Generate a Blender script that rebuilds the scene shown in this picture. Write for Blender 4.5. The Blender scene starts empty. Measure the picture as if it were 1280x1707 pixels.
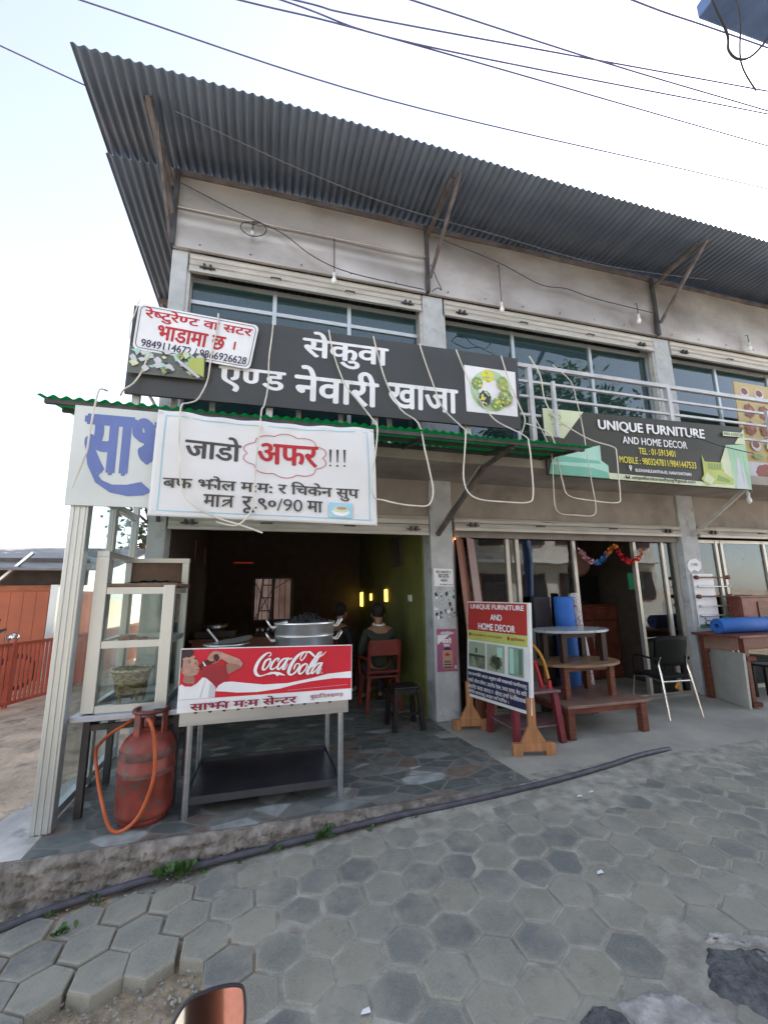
import bpy, bmesh, math, random
from mathutils import Matrix, Vector
random.seed(7)
sc = bpy.context.scene
COL = sc.collection
rad = math.radians

# ------------------------------------------------------------------ camera
cam_d = bpy.data.cameras.new("camera")
cam = bpy.data.objects.new("camera", cam_d)
COL.objects.link(cam)
R = Matrix(((0.9628, -0.0374, -0.2677), (-0.2698, -0.1834, -0.9453), (-0.0138, 0.9823, -0.1866)))
q = R.to_quaternion(); q.normalize()
cam.matrix_world = Matrix.Translation((0, 0, 1.5)) @ q.to_matrix().to_4x4()
cam_d.sensor_fit = 'HORIZONTAL'
cam_d.sensor_width = 36.0
cam_d.lens = 36.0 * 712.0 / 1280.0
cam_d.clip_start = 0.05
cam_d.clip_end = 3000
sc.camera = cam

# ------------------------------------------------------------------ light
SUN_EL, SUN_AZ = rad(36), rad(62)          # azimuth from +Y towards +X
w = bpy.data.worlds.new("World"); sc.world = w; w.use_nodes = True
nt = w.node_tree
sky = nt.nodes.new("ShaderNodeTexSky")
sky.sky_type = 'NISHITA'; sky.sun_disc = False
sky.sun_elevation = SUN_EL; sky.sun_rotation = SUN_AZ
sky.altitude = 1300; sky.air_density = 1.0; sky.dust_density = 1.6; sky.ozone_density = 1.0
hs = nt.nodes.new("ShaderNodeHueSaturation"); hs.inputs['Saturation'].default_value = .52      # sky desaturated to lessen its blue cast
nt.links.new(sky.outputs[0], hs.inputs['Color']); nt.links.new(hs.outputs[0], nt.nodes["Background"].inputs[0])
nt.nodes["Background"].inputs[1].default_value = 0.115
sl = bpy.data.lights.new("sun", 'SUN'); sl.energy = 4.6; sl.angle = rad(0.5); sl.color = (1, 0.96, 0.9)
so = bpy.data.objects.new("sun", sl); COL.objects.link(so)
sdir = Vector((math.sin(SUN_AZ) * math.cos(SUN_EL), math.cos(SUN_AZ) * math.cos(SUN_EL), math.sin(SUN_EL)))
so.rotation_euler = sdir.to_track_quat('Z', 'Y').to_euler()
so.location = sdir * 40
vs = sc.view_settings
vs.view_transform = 'Standard'; vs.look = 'None'; vs.gamma = 1; vs.use_curve_mapping = False
vs.exposure = 2.25
sc.cycles.max_bounces = 7; sc.cycles.diffuse_bounces = 4; sc.cycles.glossy_bounces = 4
sc.cycles.transparent_max_bounces = 12; sc.cycles.use_denoising = True
sc.cycles.sample_clamp_indirect = 6

# ------------------------------------------------------------------ materials
def lin(r, g, b):
    f = lambda v: v / 12.92 if v <= 0.04045 else ((v + 0.055) / 1.055) ** 2.4
    return (f(r / 255), f(g / 255), f(b / 255), 1)
MATS = {}
def M(name, base, rough=.6, metal=0., var=.12, scale=6., stretch=(1, 1, 1), bump=0., bscale=40., spec=.4, second=None, sec=(.55, .7), secscale=3.):
    """procedural paint, metal, wood, plaster: base colour broken up by noise, optional second colour in patches"""
    if name in MATS: return MATS[name]
    m = bpy.data.materials.new(name); m.use_nodes = True
    n = m.node_tree; b = n.nodes["Principled BSDF"]
    tc = n.nodes.new("ShaderNodeTexCoord"); mp = n.nodes.new("ShaderNodeMapping")
    mp.inputs['Scale'].default_value = stretch
    n.links.new(tc.outputs['Object'], mp.inputs[0])
    nz = n.nodes.new("ShaderNodeTexNoise"); nz.inputs['Scale'].default_value = scale; nz.inputs['Detail'].default_value = 6
    n.links.new(mp.outputs[0], nz.inputs[0])
    cr = n.nodes.new("ShaderNodeValToRGB")
    lo = tuple(max(0, v * (1 - 1.6 * var)) for v in base[:3]) + (1,); hi = tuple(min(1, v * (1 + 1.3 * var)) for v in base[:3]) + (1,)
    cr.color_ramp.elements[0].position = .3; cr.color_ramp.elements[0].color = lo
    cr.color_ramp.elements[1].position = .7; cr.color_ramp.elements[1].color = hi
    n.links.new(nz.outputs[0], cr.inputs[0])
    out = cr.outputs[0]
    if second:
        n2 = n.nodes.new("ShaderNodeTexNoise"); n2.inputs['Scale'].default_value = secscale; n2.inputs['Detail'].default_value = 8; n2.inputs['Roughness'].default_value = .65
        n.links.new(mp.outputs[0], n2.inputs[0])
        mr = n.nodes.new("ShaderNodeMapRange"); mr.inputs[1].default_value = sec[0]; mr.inputs[2].default_value = sec[1]
        n.links.new(n2.outputs[0], mr.inputs[0])
        mx = n.nodes.new("ShaderNodeMix"); mx.data_type = 'RGBA'; mx.inputs[7].default_value = second
        n.links.new(mr.outputs[0], mx.inputs[0]); n.links.new(out, mx.inputs[6]); out = mx.outputs[2]
    n.links.new(out, b.inputs['Base Color'])
    b.inputs['Roughness'].default_value = rough; b.inputs['Metallic'].default_value = metal
    b.inputs['Specular IOR Level'].default_value = spec
    if bump:
        nb = n.nodes.new("ShaderNodeTexNoise"); nb.inputs['Scale'].default_value = bscale; nb.inputs['Detail'].default_value = 5
        n.links.new(mp.outputs[0], nb.inputs[0])
        bp = n.nodes.new("ShaderNodeBump"); bp.inputs['Strength'].default_value = bump; bp.inputs['Distance'].default_value = .02
        n.links.new(nb.outputs[0], bp.inputs['Height']); n.links.new(bp.outputs[0], b.inputs['Normal'])
    MATS[name] = m
    return m
def flat(name, base, rough=.5, var=.04):
    return M(name, base, rough, var=var + .03, scale=3, bump=.12, bscale=5)
def glass_mat(name, tint, refl=.12, rough=.01, reflect_tint=None):
    m = bpy.data.materials.new(name); m.use_nodes = True; n = m.node_tree
    n.nodes.remove(n.nodes["Principled BSDF"])
    tr = n.nodes.new("ShaderNodeBsdfTransparent"); tr.inputs[0].default_value = tint
    gl = n.nodes.new("ShaderNodeBsdfGlossy"); gl.inputs['Roughness'].default_value = rough; gl.inputs[0].default_value = (.9, .95, 1, 1)
    fr = n.nodes.new("ShaderNodeLayerWeight"); pw = n.nodes.new("ShaderNodeMath"); pw.operation = 'POWER'; pw.inputs[1].default_value = 5
    n.links.new(fr.outputs['Facing'], pw.inputs[0])
    ad = n.nodes.new("ShaderNodeMath"); ad.operation = 'ADD'; ad.use_clamp = True; ad.inputs[1].default_value = refl
    n.links.new(pw.outputs[0], ad.inputs[0])
    nz = n.nodes.new("ShaderNodeTexNoise"); nz.inputs['Scale'].default_value = 1.3
    tc = n.nodes.new("ShaderNodeTexCoord"); n.links.new(tc.outputs['Object'], nz.inputs[0])
    bp = n.nodes.new("ShaderNodeBump"); bp.inputs['Strength'].default_value = .05; bp.inputs['Distance'].default_value = .05
    n.links.new(nz.outputs[0], bp.inputs['Height']); n.links.new(bp.outputs[0], gl.inputs['Normal'])
    mx = n.nodes.new("ShaderNodeMixShader")
    body = tr
    if reflect_tint:                                     # diffuse colour standing in for light the panes reflect
        df = n.nodes.new("ShaderNodeBsdfDiffuse"); df.inputs[0].default_value = reflect_tint
        body = n.nodes.new("ShaderNodeMixShader"); body.inputs[0].default_value = .32
        n.links.new(tr.outputs[0], body.inputs[1]); n.links.new(df.outputs[0], body.inputs[2])
    n.links.new(ad.outputs[0], mx.inputs[0]); n.links.new(body.outputs[0], mx.inputs[1]); n.links.new(gl.outputs[0], mx.inputs[2])
    n.links.new(mx.outputs[0], n.nodes["Material Output"].inputs[0])
    MATS[name] = m
    return m
def emit_mat(name, col, s):
    m = bpy.data.materials.new(name); m.use_nodes = True; n = m.node_tree; b = n.nodes["Principled BSDF"]
    b.inputs['Base Color'].default_value = col; b.inputs['Emission Color'].default_value = col; b.inputs['Emission Strength'].default_value = s
    MATS[name] = m; return m

# ------------------------------------------------------------------ mesh builder
class MB:
    """collects shapes (world coordinates, or local ones through xf) and links them as one mesh"""
    def __init__(s, xf=None):
        s.v = []; s.f = []; s.m = []; s.sm = []; s.mats = []; s.cur = 0; s.xf = xf or Matrix.Identity(4); s.smooth = False
    def mat(s, m):
        if m not in s.mats: s.mats.append(m)
        s.cur = s.mats.index(m); return s
    def add(s, vs, fs):
        o = len(s.v)
        s.v += [tuple(s.xf @ Vector(p)) for p in vs]
        for f in fs: s.f.append(tuple(i + o for i in f)); s.m.append(s.cur); s.sm.append(s.smooth)
        return s
    def box(s, x0, y0, z0, x1, y1, z1, b=0., rz=0., c=None):
        """axis box, optionally chamfered by b, turned by rz about its own centre"""
        bm = bmesh.new(); bmesh.ops.create_cube(bm, size=1)
        cx, cy, cz = (x0 + x1) / 2, (y0 + y1) / 2, (z0 + z1) / 2
        bmesh.ops.scale(bm, vec=(abs(x1 - x0), abs(y1 - y0), abs(z1 - z0)), verts=bm.verts)
        if b: bmesh.ops.bevel(bm, geom=list(bm.edges), offset=b, segments=2, affect='EDGES', profile=.5)
        mt = Matrix.Translation((cx, cy, cz)) @ Matrix.Rotation(rz, 4, 'Z')
        bm.verts.index_update()
        vs = [tuple(mt @ v.co) for v in bm.verts]; fs = [tuple(v.index for v in f.verts) for f in bm.faces]
        bm.free()
        return s.add(vs, fs)
    def tube(s, pts, r, n=8, cap=True, smooth_path=0):
        pts = [Vector(p) for p in pts]
        rs = list(r) if isinstance(r, (list, tuple)) else [r] * len(pts)
        if smooth_path:
            np_, nr = [], []
            for i in range(len(pts) - 1):
                p0, p1, p2, p3 = pts[max(0, i - 1)], pts[i], pts[i + 1], pts[min(len(pts) - 1, i + 2)]
                for k in range(smooth_path):
                    t = k / smooth_path
                    np_.append(.5 * ((2 * p1) + (p2 - p0) * t + (2 * p0 - 5 * p1 + 4 * p2 - p3) * t * t + (3 * p1 - p0 - 3 * p2 + p3) * t ** 3)); nr.append(rs[i] * (1 - t) + rs[i + 1] * t)
            np_.append(pts[-1]); nr.append(rs[-1]); pts, rs = np_, nr
        vs, fs = [], []
        up = None
        for i, p in enumerate(pts):
            d = (pts[min(i + 1, len(pts) - 1)] - pts[max(i - 1, 0)])
            d = d.normalized() if d.length > 1e-9 else Vector((0, 0, 1))
            if up is None:
                up = Vector((0, 0, 1)) if abs(d.z) < .9 else Vector((1, 0, 0))
            a = d.cross(up)
            if a.length < 1e-6: a = d.cross(Vector((1, .3, 0)))
            a.normalize(); up = a.cross(d).normalized()
            for k in range(n):
                t = 2 * math.pi * k / n
                vs.append(tuple(p + (a * math.cos(t) + up * math.sin(t)) * rs[i]))
        for i in range(len(pts) - 1):
            for k in range(n):
                k2 = (k + 1) % n
                fs.append((i * n + k, i * n + k2, (i + 1) * n + k2, (i + 1) * n + k))
        sm = s.smooth; s.smooth = n > 5
        s.add(vs, fs); s.smooth = sm
        if cap:
            s.add([vs[k] for k in range(n)], [tuple(range(n))]); s.add(vs[-n:], [tuple(reversed(range(n)))])
        return s
    def bar(s, a, b, wx, wy=None):
        """square bar between two points"""
        wy = wy or wx
        a, b = Vector(a), Vector(b); d = (b - a).normalized()
        up = Vector((0, 0, 1)) if abs(d.z) < .95 else Vector((0, 1, 0))
        u = d.cross(up).normalized() * wx / 2; v = u.cross(d).normalized() * wy / 2
        c = []
        for p in (a, b): c += [tuple(p - u - v), tuple(p + u - v), tuple(p + u + v), tuple(p - u + v)]
        return s.add(c, [(3, 2, 1, 0), (4, 5, 6, 7), (0, 1, 5, 4), (1, 2, 6, 5), (2, 3, 7, 6), (3, 0, 4, 7)])
    def lathe(s, prof, at, n=24, axis='Z'):
        """prof: (radius, height) list"""
        vs, fs = [], []
        for r, z in prof:
            for k in range(n):
                t = 2 * math.pi * k / n; x, y = r * math.cos(t), r * math.sin(t)
                p = (x, y, z) if axis == 'Z' else ((z, x, y) if axis == 'X' else (x, z, y))
                vs.append((p[0] + at[0], p[1] + at[1], p[2] + at[2]))
        for i in range(len(prof) - 1):
            for k in range(n):
                k2 = (k + 1) % n
                f = (i * n + k, i * n + k2, (i + 1) * n + k2, (i + 1) * n + k)
                fs.append(f if axis != 'Y' else tuple(reversed(f)))
        sm = s.smooth; s.smooth = True; s.add(vs, fs); s.smooth = sm
        return s
    def ball(s, c, r, sc_=(1, 1, 1), seg=12):
        prof = [(r * math.sin(math.pi * i / seg) + 1e-5, -r * math.cos(math.pi * i / seg)) for i in range(seg + 1)]
        o = len(s.v); n0 = s.xf
        s.xf = n0 @ Matrix.Translation(c) @ Matrix.Diagonal((*sc_, 1)); s.lathe(prof, (0, 0, 0), seg * 2); s.xf = n0
        return s
    def quad(s, a, b, c, d): return s.add([a, b, c, d], [(0, 1, 2, 3)])
    def prism(s, pts, axis, t0, t1):
        """extrude a 2-D outline along axis 'X','Y' or 'Z' from t0 to t1"""
        def P(u, v, t): return (t, u, v) if axis == 'X' else ((u, t, v) if axis == 'Y' else (u, v, t))
        n = len(pts); vs = [P(u, v, t0) for u, v in pts] + [P(u, v, t1) for u, v in pts]
        fs = [tuple(range(n)), tuple(range(2 * n - 1, n - 1, -1))] + [(i, i + n, (i + 1) % n + n, (i + 1) % n) for i in range(n)]
        return s.add(vs, fs)
    def build(s, name, m=None, parent=None, fix=True):
        me = bpy.data.meshes.new(name)
        inv = Matrix.Identity(4)
        loc = None
        if parent is not None:
            inv = root_matrix(parent).inverted()
        else:
            xs, ys, zs = zip(*s.v)
            loc = Vector(((min(xs) + max(xs)) / 2, (min(ys) + max(ys)) / 2, min(zs))); inv = Matrix.Translation(-loc)
        me.from_pydata([tuple(inv @ Vector(p)) for p in s.v], [], s.f)
        if m is not None: me.materials.append(m)
        else:
            for mm in s.mats: me.materials.append(mm)
            me.polygons.foreach_set("material_index", s.m)
        me.polygons.foreach_set("use_smooth", s.sm)
        me.update()
        if fix:
            bm = bmesh.new(); bm.from_mesh(me); bmesh.ops.recalc_face_normals(bm, faces=bm.faces); bm.to_mesh(me); bm.free()
        o = bpy.data.objects.new(name, me); COL.objects.link(o)
        if parent is not None: o.parent = parent
        else: o.location = loc
        return o
ROOTM = {}
def root_matrix(o):
    while o.parent is not None: o = o.parent
    return ROOTM.get(o.name) or Matrix.Translation(o.location)
def thing(name, label, cat, loc=(0, 0, 0), rz=0., group=None):
    o = bpy.data.objects.new(name, None); COL.objects.link(o)
    o.location = loc; o.rotation_euler = (0, 0, rz); o.empty_display_size = .1
    ROOTM[o.name] = Matrix.Translation(loc) @ Matrix.Rotation(rz, 4, 'Z')
    o['label'] = label; o['category'] = cat
    if group: o['group'] = group
    return o
def X(o): return ROOTM[o.name]
def tag(o, label, cat, group=None):
    o['label'] = label; o['category'] = cat
    if group: o['group'] = group
    return o
def struct(o, kind='structure'):
    o['kind'] = kind; return o
# ------------------------------------------------------------------ palette
alu = M('aluminium', (.52, .54, .53, 1), .38, .7, .06, 3, (1, 1, .2))
steel = M('stainless_steel', (.5, .51, .535, 1), .28, .95, .08, 4, (.2, 1, 6), bump=.02)
potmetal = M('pot_aluminium', (.66, .65, .63, 1), .33, .9, .06, 3, (1, 1, 8))
galv = M('galvanised_sheet', (.56, .505, .45, 1), .48, .85, .12, 1.6, (.5, 1, .8), second=(.2, .135, .10, 1), sec=(.46, .84), secscale=1.1, bump=.12, bscale=4)
roofm = M('zinc_roofing', (.10, .128, .175, 1), .5, .3, .12, 1.6, (2, .3, 1), second=(.1, .11, .125, 1), sec=(.55, .75), secscale=1.2)
shut = M('shutter_steel', (.47, .455, .42, 1), .55, .3, .12, 5, (.4, 1, 3), second=(.2, .14, .1, 1), sec=(.62, .75), secscale=5)
pillarm = M('pillar_paint', (.42, .44, .45, 1), .7, 0, .1, 5, second=(.27, .28, .28, 1), sec=(.56, .68), secscale=6, bump=.12)
fasc = M('fascia_plaster', (.3, .27, .24, 1), .85, 0, .14, 2, second=(.18, .16, .14, 1), sec=(.5, .7), secscale=1.5, bump=.1)
conc = M('floor_concrete', (.335, .32, .275, 1), .9, 0, .14, 1.6, second=(.22, .22, .205, 1), sec=(.48, .72), secscale=1.1, bump=.15, bscale=60)
curbm = M('rough_cement', (.235, .215, .195, 1), .95, 0, .28, 9, second=(.11, .105, .09, 1), sec=(.48, .66), secscale=7, bump=.9, bscale=28)
dirt = M('yard_dirt', (.6, .46, .33, 1), .97, 0, .2, 2.5, second=(.24, .2, .165, 1), sec=(.5, .66), secscale=3.2, bump=.7, bscale=16)
fill = M('joint_sand', (.30, .29, .25, 1), .97, 0, .22, 9, second=(.18, .165, .14, 1), sec=(.52, .7), secscale=4, bump=.5, bscale=70)
dark = M('dark_interior', (.035, .032, .03, 1), .8)
darksteel = M('dark_steel', (.07, .068, .07, 1), .5, .4, .2)
rustbar = M('weathered_pole', (.12, .105, .105, 1), .7, .2, .25, 7, second=(.12, .07, .045, 1))
greenwall = M('green_wall_paint', (.14, .15, .035, 1), .7, 0, .1, 2, second=(.09, .09, .025, 1), sec=(.5, .8))
wood = M('stained_wood', (.135, .045, .026, 1), .42, 0, .3, 5, (1, 1, 9))
wood2 = M('red_wood', (.17, .05, .035, 1), .4, 0, .28, 5, (1, 9, 1))
woodlight = M('pine_wood', (.36, .17, .075, 1), .55, 0, .2, 4, (6, 6, .8))
white = flat('white_print', (.74, .75, .77, 1), .45)
whitep = flat('white_paint', (.66, .67, .66, 1), .5)
black = M('black_plastic', (.012, .012, .013, 1), .35)
wirew = M('white_cable', (.62, .58, .5, 1), .5, 0, .12)
wirek = M('black_cable', (.03, .03, .045, 1), .6)
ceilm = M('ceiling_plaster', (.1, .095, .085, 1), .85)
glass_up = glass_mat('tinted_glass', (.2, .27, .27, 1), .1, reflect_tint=(.05, .115, .115, 1))
glass_shop = glass_mat('shop_glass', (.55, .54, .5, 1), .07)
glass_clear = glass_mat('clear_glass', (.86, .9, .88, 1), .03)

# ------------------------------------------------------------------ road and ground
def zroad(x, y):
    xe = min(x, 2.0) + .012 * max(0, x - 2.0)
    xe = max(xe, -4)
    return -.15 + .07 * xe + .03 * (min(y, 3.3) - 3.25)
def yedge(x):                       # where the pavers end against kerb and apron
    if x < 2.0: return 3.26
    return 3.05 + min(.33, .16 * (x - 2.0))
S = .231
ANCH = (1.645, 2.24)
missing = [(-.52, 2.50), (-.29, 2.50), (-.40, 2.30), (-.17, 2.31), (-.63, 2.30), (-.75, 2.50), (-.51, 2.12), (-.28, 2.12)]
rub = [(2.05, 1.62), (1.75, 1.55), (1.9, 1.72), (1.3, 1.55), (1.5, 1.5)]
pav_cols = [(.21, .212, .185), (.232, .23, .198), (.18, .185, .17), (.25, .238, .198), (.2, .206, .18), (.155, .16, .152)]
mb = bmesh.new()
tint = mb.loops.layers.float_color.new("tint")
for j in range(-34, 8):
    for i in range(-34, 52):
        cx = ANCH[0] + S * (i + .5 * (j & 1)); cy = ANCH[1] + S * .866 * j
        if cx < -5 or cx > 11 or cy < -4 or cy > yedge(cx) - .02: continue
        if min((cx - a) ** 2 + (cy - b) ** 2 for a, b in missing) < .1 ** 2: continue
        if min((cx - a) ** 2 + (cy - b) ** 2 for a, b in rub[:3]) < .15 ** 2: continue
        loose = cx < -.35 and cy > 2.0 and random.random() < .75
        dust = random.random()
        zc = zroad(cx, cy) + random.uniform(-.004, .003) + (random.uniform(-.006, .005) if loose else 0)
        if cx > .3 and cy > yedge(cx) - .4: zc -= .004
        tx, ty = (random.gauss(0, .028), random.gauss(0, .028)) if loose else (random.gauss(0, .012), random.gauss(0, .012))
        ox, oy = (random.uniform(-.012, .012), random.uniform(-.012, .012)) if loose else (random.uniform(-.003, .003), random.uniform(-.003, .003))
        c = random.choice(pav_cols); k = random.uniform(.92, 1.08); c = (c[0] * k, c[1] * k, c[2] * k, 1)
        rr = S / math.sqrt(3) - .007
        rings = []
        rot = random.gauss(0, .02)
        for (fr, dz) in ((.45, 0), (.76, .0), (.92, -.0005), (.98, -.004), (1.0, -.012), (1.0, -.07)):
            ring = []
            for a in range(6):
                t = math.pi / 6 + a * math.pi / 3 + rot
                x, y = rr * fr * math.cos(t), rr * fr * math.sin(t)
                yy = min(cy + y + oy, yedge(cx + x) - .004)
                ring.append(mb.verts.new((cx + x + ox, yy, zc + dz + x * tx + y * ty + zroad(cx + x, cy + y) - zroad(cx, cy))))
            rings.append(ring)
        fs = [mb.faces.new(rings[0])]
        for r0, r1 in zip(rings, rings[1:]):
            for a in range(6):
                fs.append(mb.faces.new((r0[a], r1[a], r1[(a + 1) % 6], r0[(a + 1) % 6])))
        edge = random.uniform(.25, .75)              # sand trodden in from the joints
        wt = {v: (0, .0, edge * random.uniform(.5, 1.1), edge * random.uniform(.7, 1), .8, .8)[k_] for k_, ring in enumerate(rings) for v in ring}
        for f in fs:
            for l in f.loops:
                q_ = wt[l.vert]; l[tint] = (c[0] + (.30 - c[0]) * q_, c[1] + (.285 - c[1]) * q_, c[2] + (.235 - c[2]) * q_, 1)
pm = bpy.data.meshes.new("paved_road"); bmesh.ops.recalc_face_normals(mb, faces=mb.faces); mb.to_mesh(pm); mb.free()
pmat = bpy.data.materials.new("hex_paver"); pmat.use_nodes = True
n = pmat.node_tree; b = n.nodes["Principled BSDF"]; b.inputs['Roughness'].default_value = .93; b.inputs['Specular IOR Level'].default_value = .25
at = n.nodes.new("ShaderNodeAttribute"); at.attribute_name = "tint"
tc = n.nodes.new("ShaderNodeTexCoord")
def noise(sc_, det=6, ro=.6):
    z = n.nodes.new("ShaderNodeTexNoise"); z.inputs['Scale'].default_value = sc_; z.inputs['Detail'].default_value = det; z.inputs['Roughness'].default_value = ro
    n.links.new(tc.outputs['Object'], z.inputs[0]); return z
def mapr(z, a, b_, c, d):
    m_ = n.nodes.new("ShaderNodeMapRange"); m_.inputs[1].default_value = a; m_.inputs[2].default_value = b_; m_.inputs[3].default_value = c; m_.inputs[4].default_value = d
    n.links.new(z.outputs[0], m_.inputs[0]); return m_
g = mapr(noise(120, 6, .7), .3, .7, .74, 1.2)
mul = n.nodes.new("ShaderNodeMix"); mul.data_type = 'RGBA'; mul.blend_type = 'MULTIPLY'; mul.inputs[0].default_value = 1
n.links.new(at.outputs[0], mul.inputs[6]); n.links.new(g.outputs[0], mul.inputs[7])
du = mapr(noise(2.6, 10, .66), .44, .66, .0, .9)
mx = n.nodes.new("ShaderNodeMix"); mx.data_type = 'RGBA'; mx.inputs[7].default_value = (.30, .285, .235, 1)
n.links.new(du.outputs[0], mx.inputs[0]); n.links.new(mul.outputs[2], mx.inputs[6])
dk = mapr(noise(13, 9, .68), .55, .72, 0, .5)
mx2 = n.nodes.new("ShaderNodeMix"); mx2.data_type = 'RGBA'; mx2.inputs[7].default_value = (.13, .13, .125, 1)
n.links.new(dk.outputs[0], mx2.inputs[0]); n.links.new(mx.outputs[2], mx2.inputs[6]); n.links.new(mx2.outputs[2], b.inputs['Base Color'])
bp = n.nodes.new("ShaderNodeBump"); bp.inputs['Strength'].default_value = .35; bp.inputs['Distance'].default_value = .006
n.links.new(noise(75, 6).outputs[0], bp.inputs['Height']); n.links.new(bp.outputs[0], b.inputs['Normal'])
pm.materials.append(pmat)
po = bpy.data.objects.new("paved_road", pm); COL.objects.link(po); struct(po)

# joint sand between and under the pavers, sunk where pavers are missing
def hsh(x, y, s=1.0):
    return (math.sin(x * 12.9 * s + y * 4.1) + math.sin(x * 5.3 - y * 9.7 * s) + math.sin((x + y) * 21 * s)) / 3
mb = MB()
nx, ny = 200, 110
x0, x1, y0, y1 = -5.2, 11.2, -4.2, 3.45
vv = []
for j in range(ny + 1):
    for i in range(nx + 1):
        x = x0 + (x1 - x0) * i / nx; y = y0 + (y1 - y0) * j / ny
        z = zroad(x, y) - (.0085 if x < -.3 else .0055) + .002 * hsh(x, y)
        d = min((x - a) ** 2 + (y - b_) ** 2 for a, b_ in missing) ** .5
        if d < .22: z -= .05 * min(1, (.22 - d) / .1) + .012 * hsh(x * 2, y * 2)
        if x < -.2 and y > 2.0: z -= .014
        if x > 1 and y > yedge(x) - .12: z += .013
        vv.append((x, y, z))
mb.smooth = True
soil = M('loose_soil', (.34, .27, .185, 1), .97, 0, .25, 12, second=(.2, .165, .12, 1), sec=(.5, .66), secscale=7, bump=.8, bscale=45)
mb.add(vv, [])
for j in range(ny):
    for i in range(nx):
        p = vv[j * (nx + 1) + i]
        near = p[0] < .3 and p[1] > 1.6 and (min((p[0] - a) ** 2 + (p[1] - b_) ** 2 for a, b_ in missing) < .2 ** 2 or p[0] < -.85)
        mb.mat(soil if near else fill)
        mb.f.append((j * (nx + 1) + i, j * (nx + 1) + i + 1, (j + 1) * (nx + 1) + i + 1, (j + 1) * (nx + 1) + i)); mb.m.append(mb.cur); mb.sm.append(True)
struct(mb.build("road_bed"))
mb = MB(); mb.quad((-400, -400, -.62), (400, -400, -.62), (400, 400, -.62), (-400, 400, -.62)); struct(mb.build("ground", dirt))

# dirt yard beside the building
mb = MB(); mb.smooth = True
nx, ny = 90, 90
vv = []
for j in range(ny + 1):
    for i in range(nx + 1):
        x = -16 + 14.75 * i / nx; y = 2.2 + 30 * (j / ny) ** 1.5
        z = -.05 + .02 * hsh(x * .6, y * .5) + .006 * hsh(x * 3, y * 3)
        if y < 3.6: z -= .35 * min(1, (3.6 - y) / .5)
        if x > -2: z -= .05 * (x + 2) / .75
        vv.append((x, y, z))
mb.add(vv, [(j * (nx + 1) + i, j * (nx + 1) + i + 1, (j + 1) * (nx + 1) + i + 1, (j + 1) * (nx + 1) + i) for j in range(ny) for i in range(nx)])
struct(mb.build("dirt_yard", dirt))

# plinth with a rough front face
mb = MB(); mb.smooth = True
nx, nz = 260, 26
vv = []
for j in range(nz + 1):
    for i in range(nx + 1):
        x = -1.75 + 3.95 * i / nx; z = -.5 + .498 * j / nz
        dep = .5 * (1 + hsh(x * 1.7, z * 6)) * .05 + .016 * hsh(x * 5, z * 9, 2.1) + .008 * hsh(x * 11, z * 13, 3)
        stone = math.cos(x * 21 + math.floor(z / .075) * 1.7) * .5 + math.cos(z / .075 * 6.28) * .5
        if x < .1: dep += .02 * max(0, stone) - .01
        out = -.03 * (1 - (z + .5) / .5) * 2
        lip = .0 if j < nz else .0
        yy = 3.285 + (dep - .04) * (1 if j < nz - 1 else .35) + out * .5
        if x > 1.75: yy -= .0
        vv.append((x, yy, z))
mb.add(vv, [(j * (nx + 1) + i, j * (nx + 1) + i + 1, (j + 1) * (nx + 1) + i + 1, (j + 1) * (nx + 1) + i) for j in range(nz) for i in range(nx)])
top = [vv[nz * (nx + 1) + i] for i in range(nx + 1)]
m0 = len(top)
mb.add([(p[0], p[1], -.002) for p in top] + [(p[0], 3.34, -.001) for p in top], [(i, i + 1, m0 + i + 1, m0 + i) for i in range(nx)])
struct(mb.build("walkway_kerb", curbm, fix=False))

# crazy paving of broken marble on the restaurant floor
tm = bpy.data.materials.new("broken_marble"); tm.use_nodes = True
n = tm.node_tree; b = n.nodes["Principled BSDF"]; b.inputs['Roughness'].default_value = .55
tc = n.nodes.new("ShaderNodeTexCoord"); mp = n.nodes.new("ShaderNodeMapping"); mp.inputs['Scale'].default_value = (4.4, 7.4, 1)
n.links.new(tc.outputs['Object'], mp.inputs[0])
nz_ = n.nodes.new("ShaderNodeTexNoise"); nz_.inputs['Scale'].default_value = 1.2; n.links.new(mp.outputs[0], nz_.inputs[0])
mixv = n.nodes.new("ShaderNodeMix"); mixv.data_type = 'VECTOR'; mixv.inputs[0].default_value = .03
n.links.new(mp.outputs[0], mixv.inputs[4]); n.links.new(nz_.outputs[1], mixv.inputs[5])
vo = n.nodes.new("ShaderNodeTexVoronoi"); vo.inputs['Scale'].default_value = 1; n.links.new(mixv.outputs[1], vo.inputs[0])
ve = n.nodes.new("ShaderNodeTexVoronoi"); ve.feature = 'DISTANCE_TO_EDGE'; ve.inputs['Scale'].default_value = 1; n.links.new(mixv.outputs[1], ve.inputs[0])
sp = n.nodes.new("ShaderNodeSeparateColor"); n.links.new(vo.outputs['Color'], sp.inputs[0])
cr = n.nodes.new("ShaderNodeValToRGB"); cr.color_ramp.interpolation = 'CONSTANT'
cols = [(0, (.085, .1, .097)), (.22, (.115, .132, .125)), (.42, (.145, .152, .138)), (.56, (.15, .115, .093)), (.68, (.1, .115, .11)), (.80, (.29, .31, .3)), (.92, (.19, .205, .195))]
while len(cr.color_ramp.elements) < len(cols): cr.color_ramp.elements.new(.5)
for e, (p, c) in zip(cr.color_ramp.elements, cols): e.position = p; e.color = c + (1,)
n.links.new(sp.outputs[0], cr.inputs[0])
nv = n.nodes.new("ShaderNodeTexNoise"); nv.inputs['Scale'].default_value = 9; nv.inputs['Detail'].default_value = 8; n.links.new(tc.outputs['Object'], nv.inputs[0])
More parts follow.
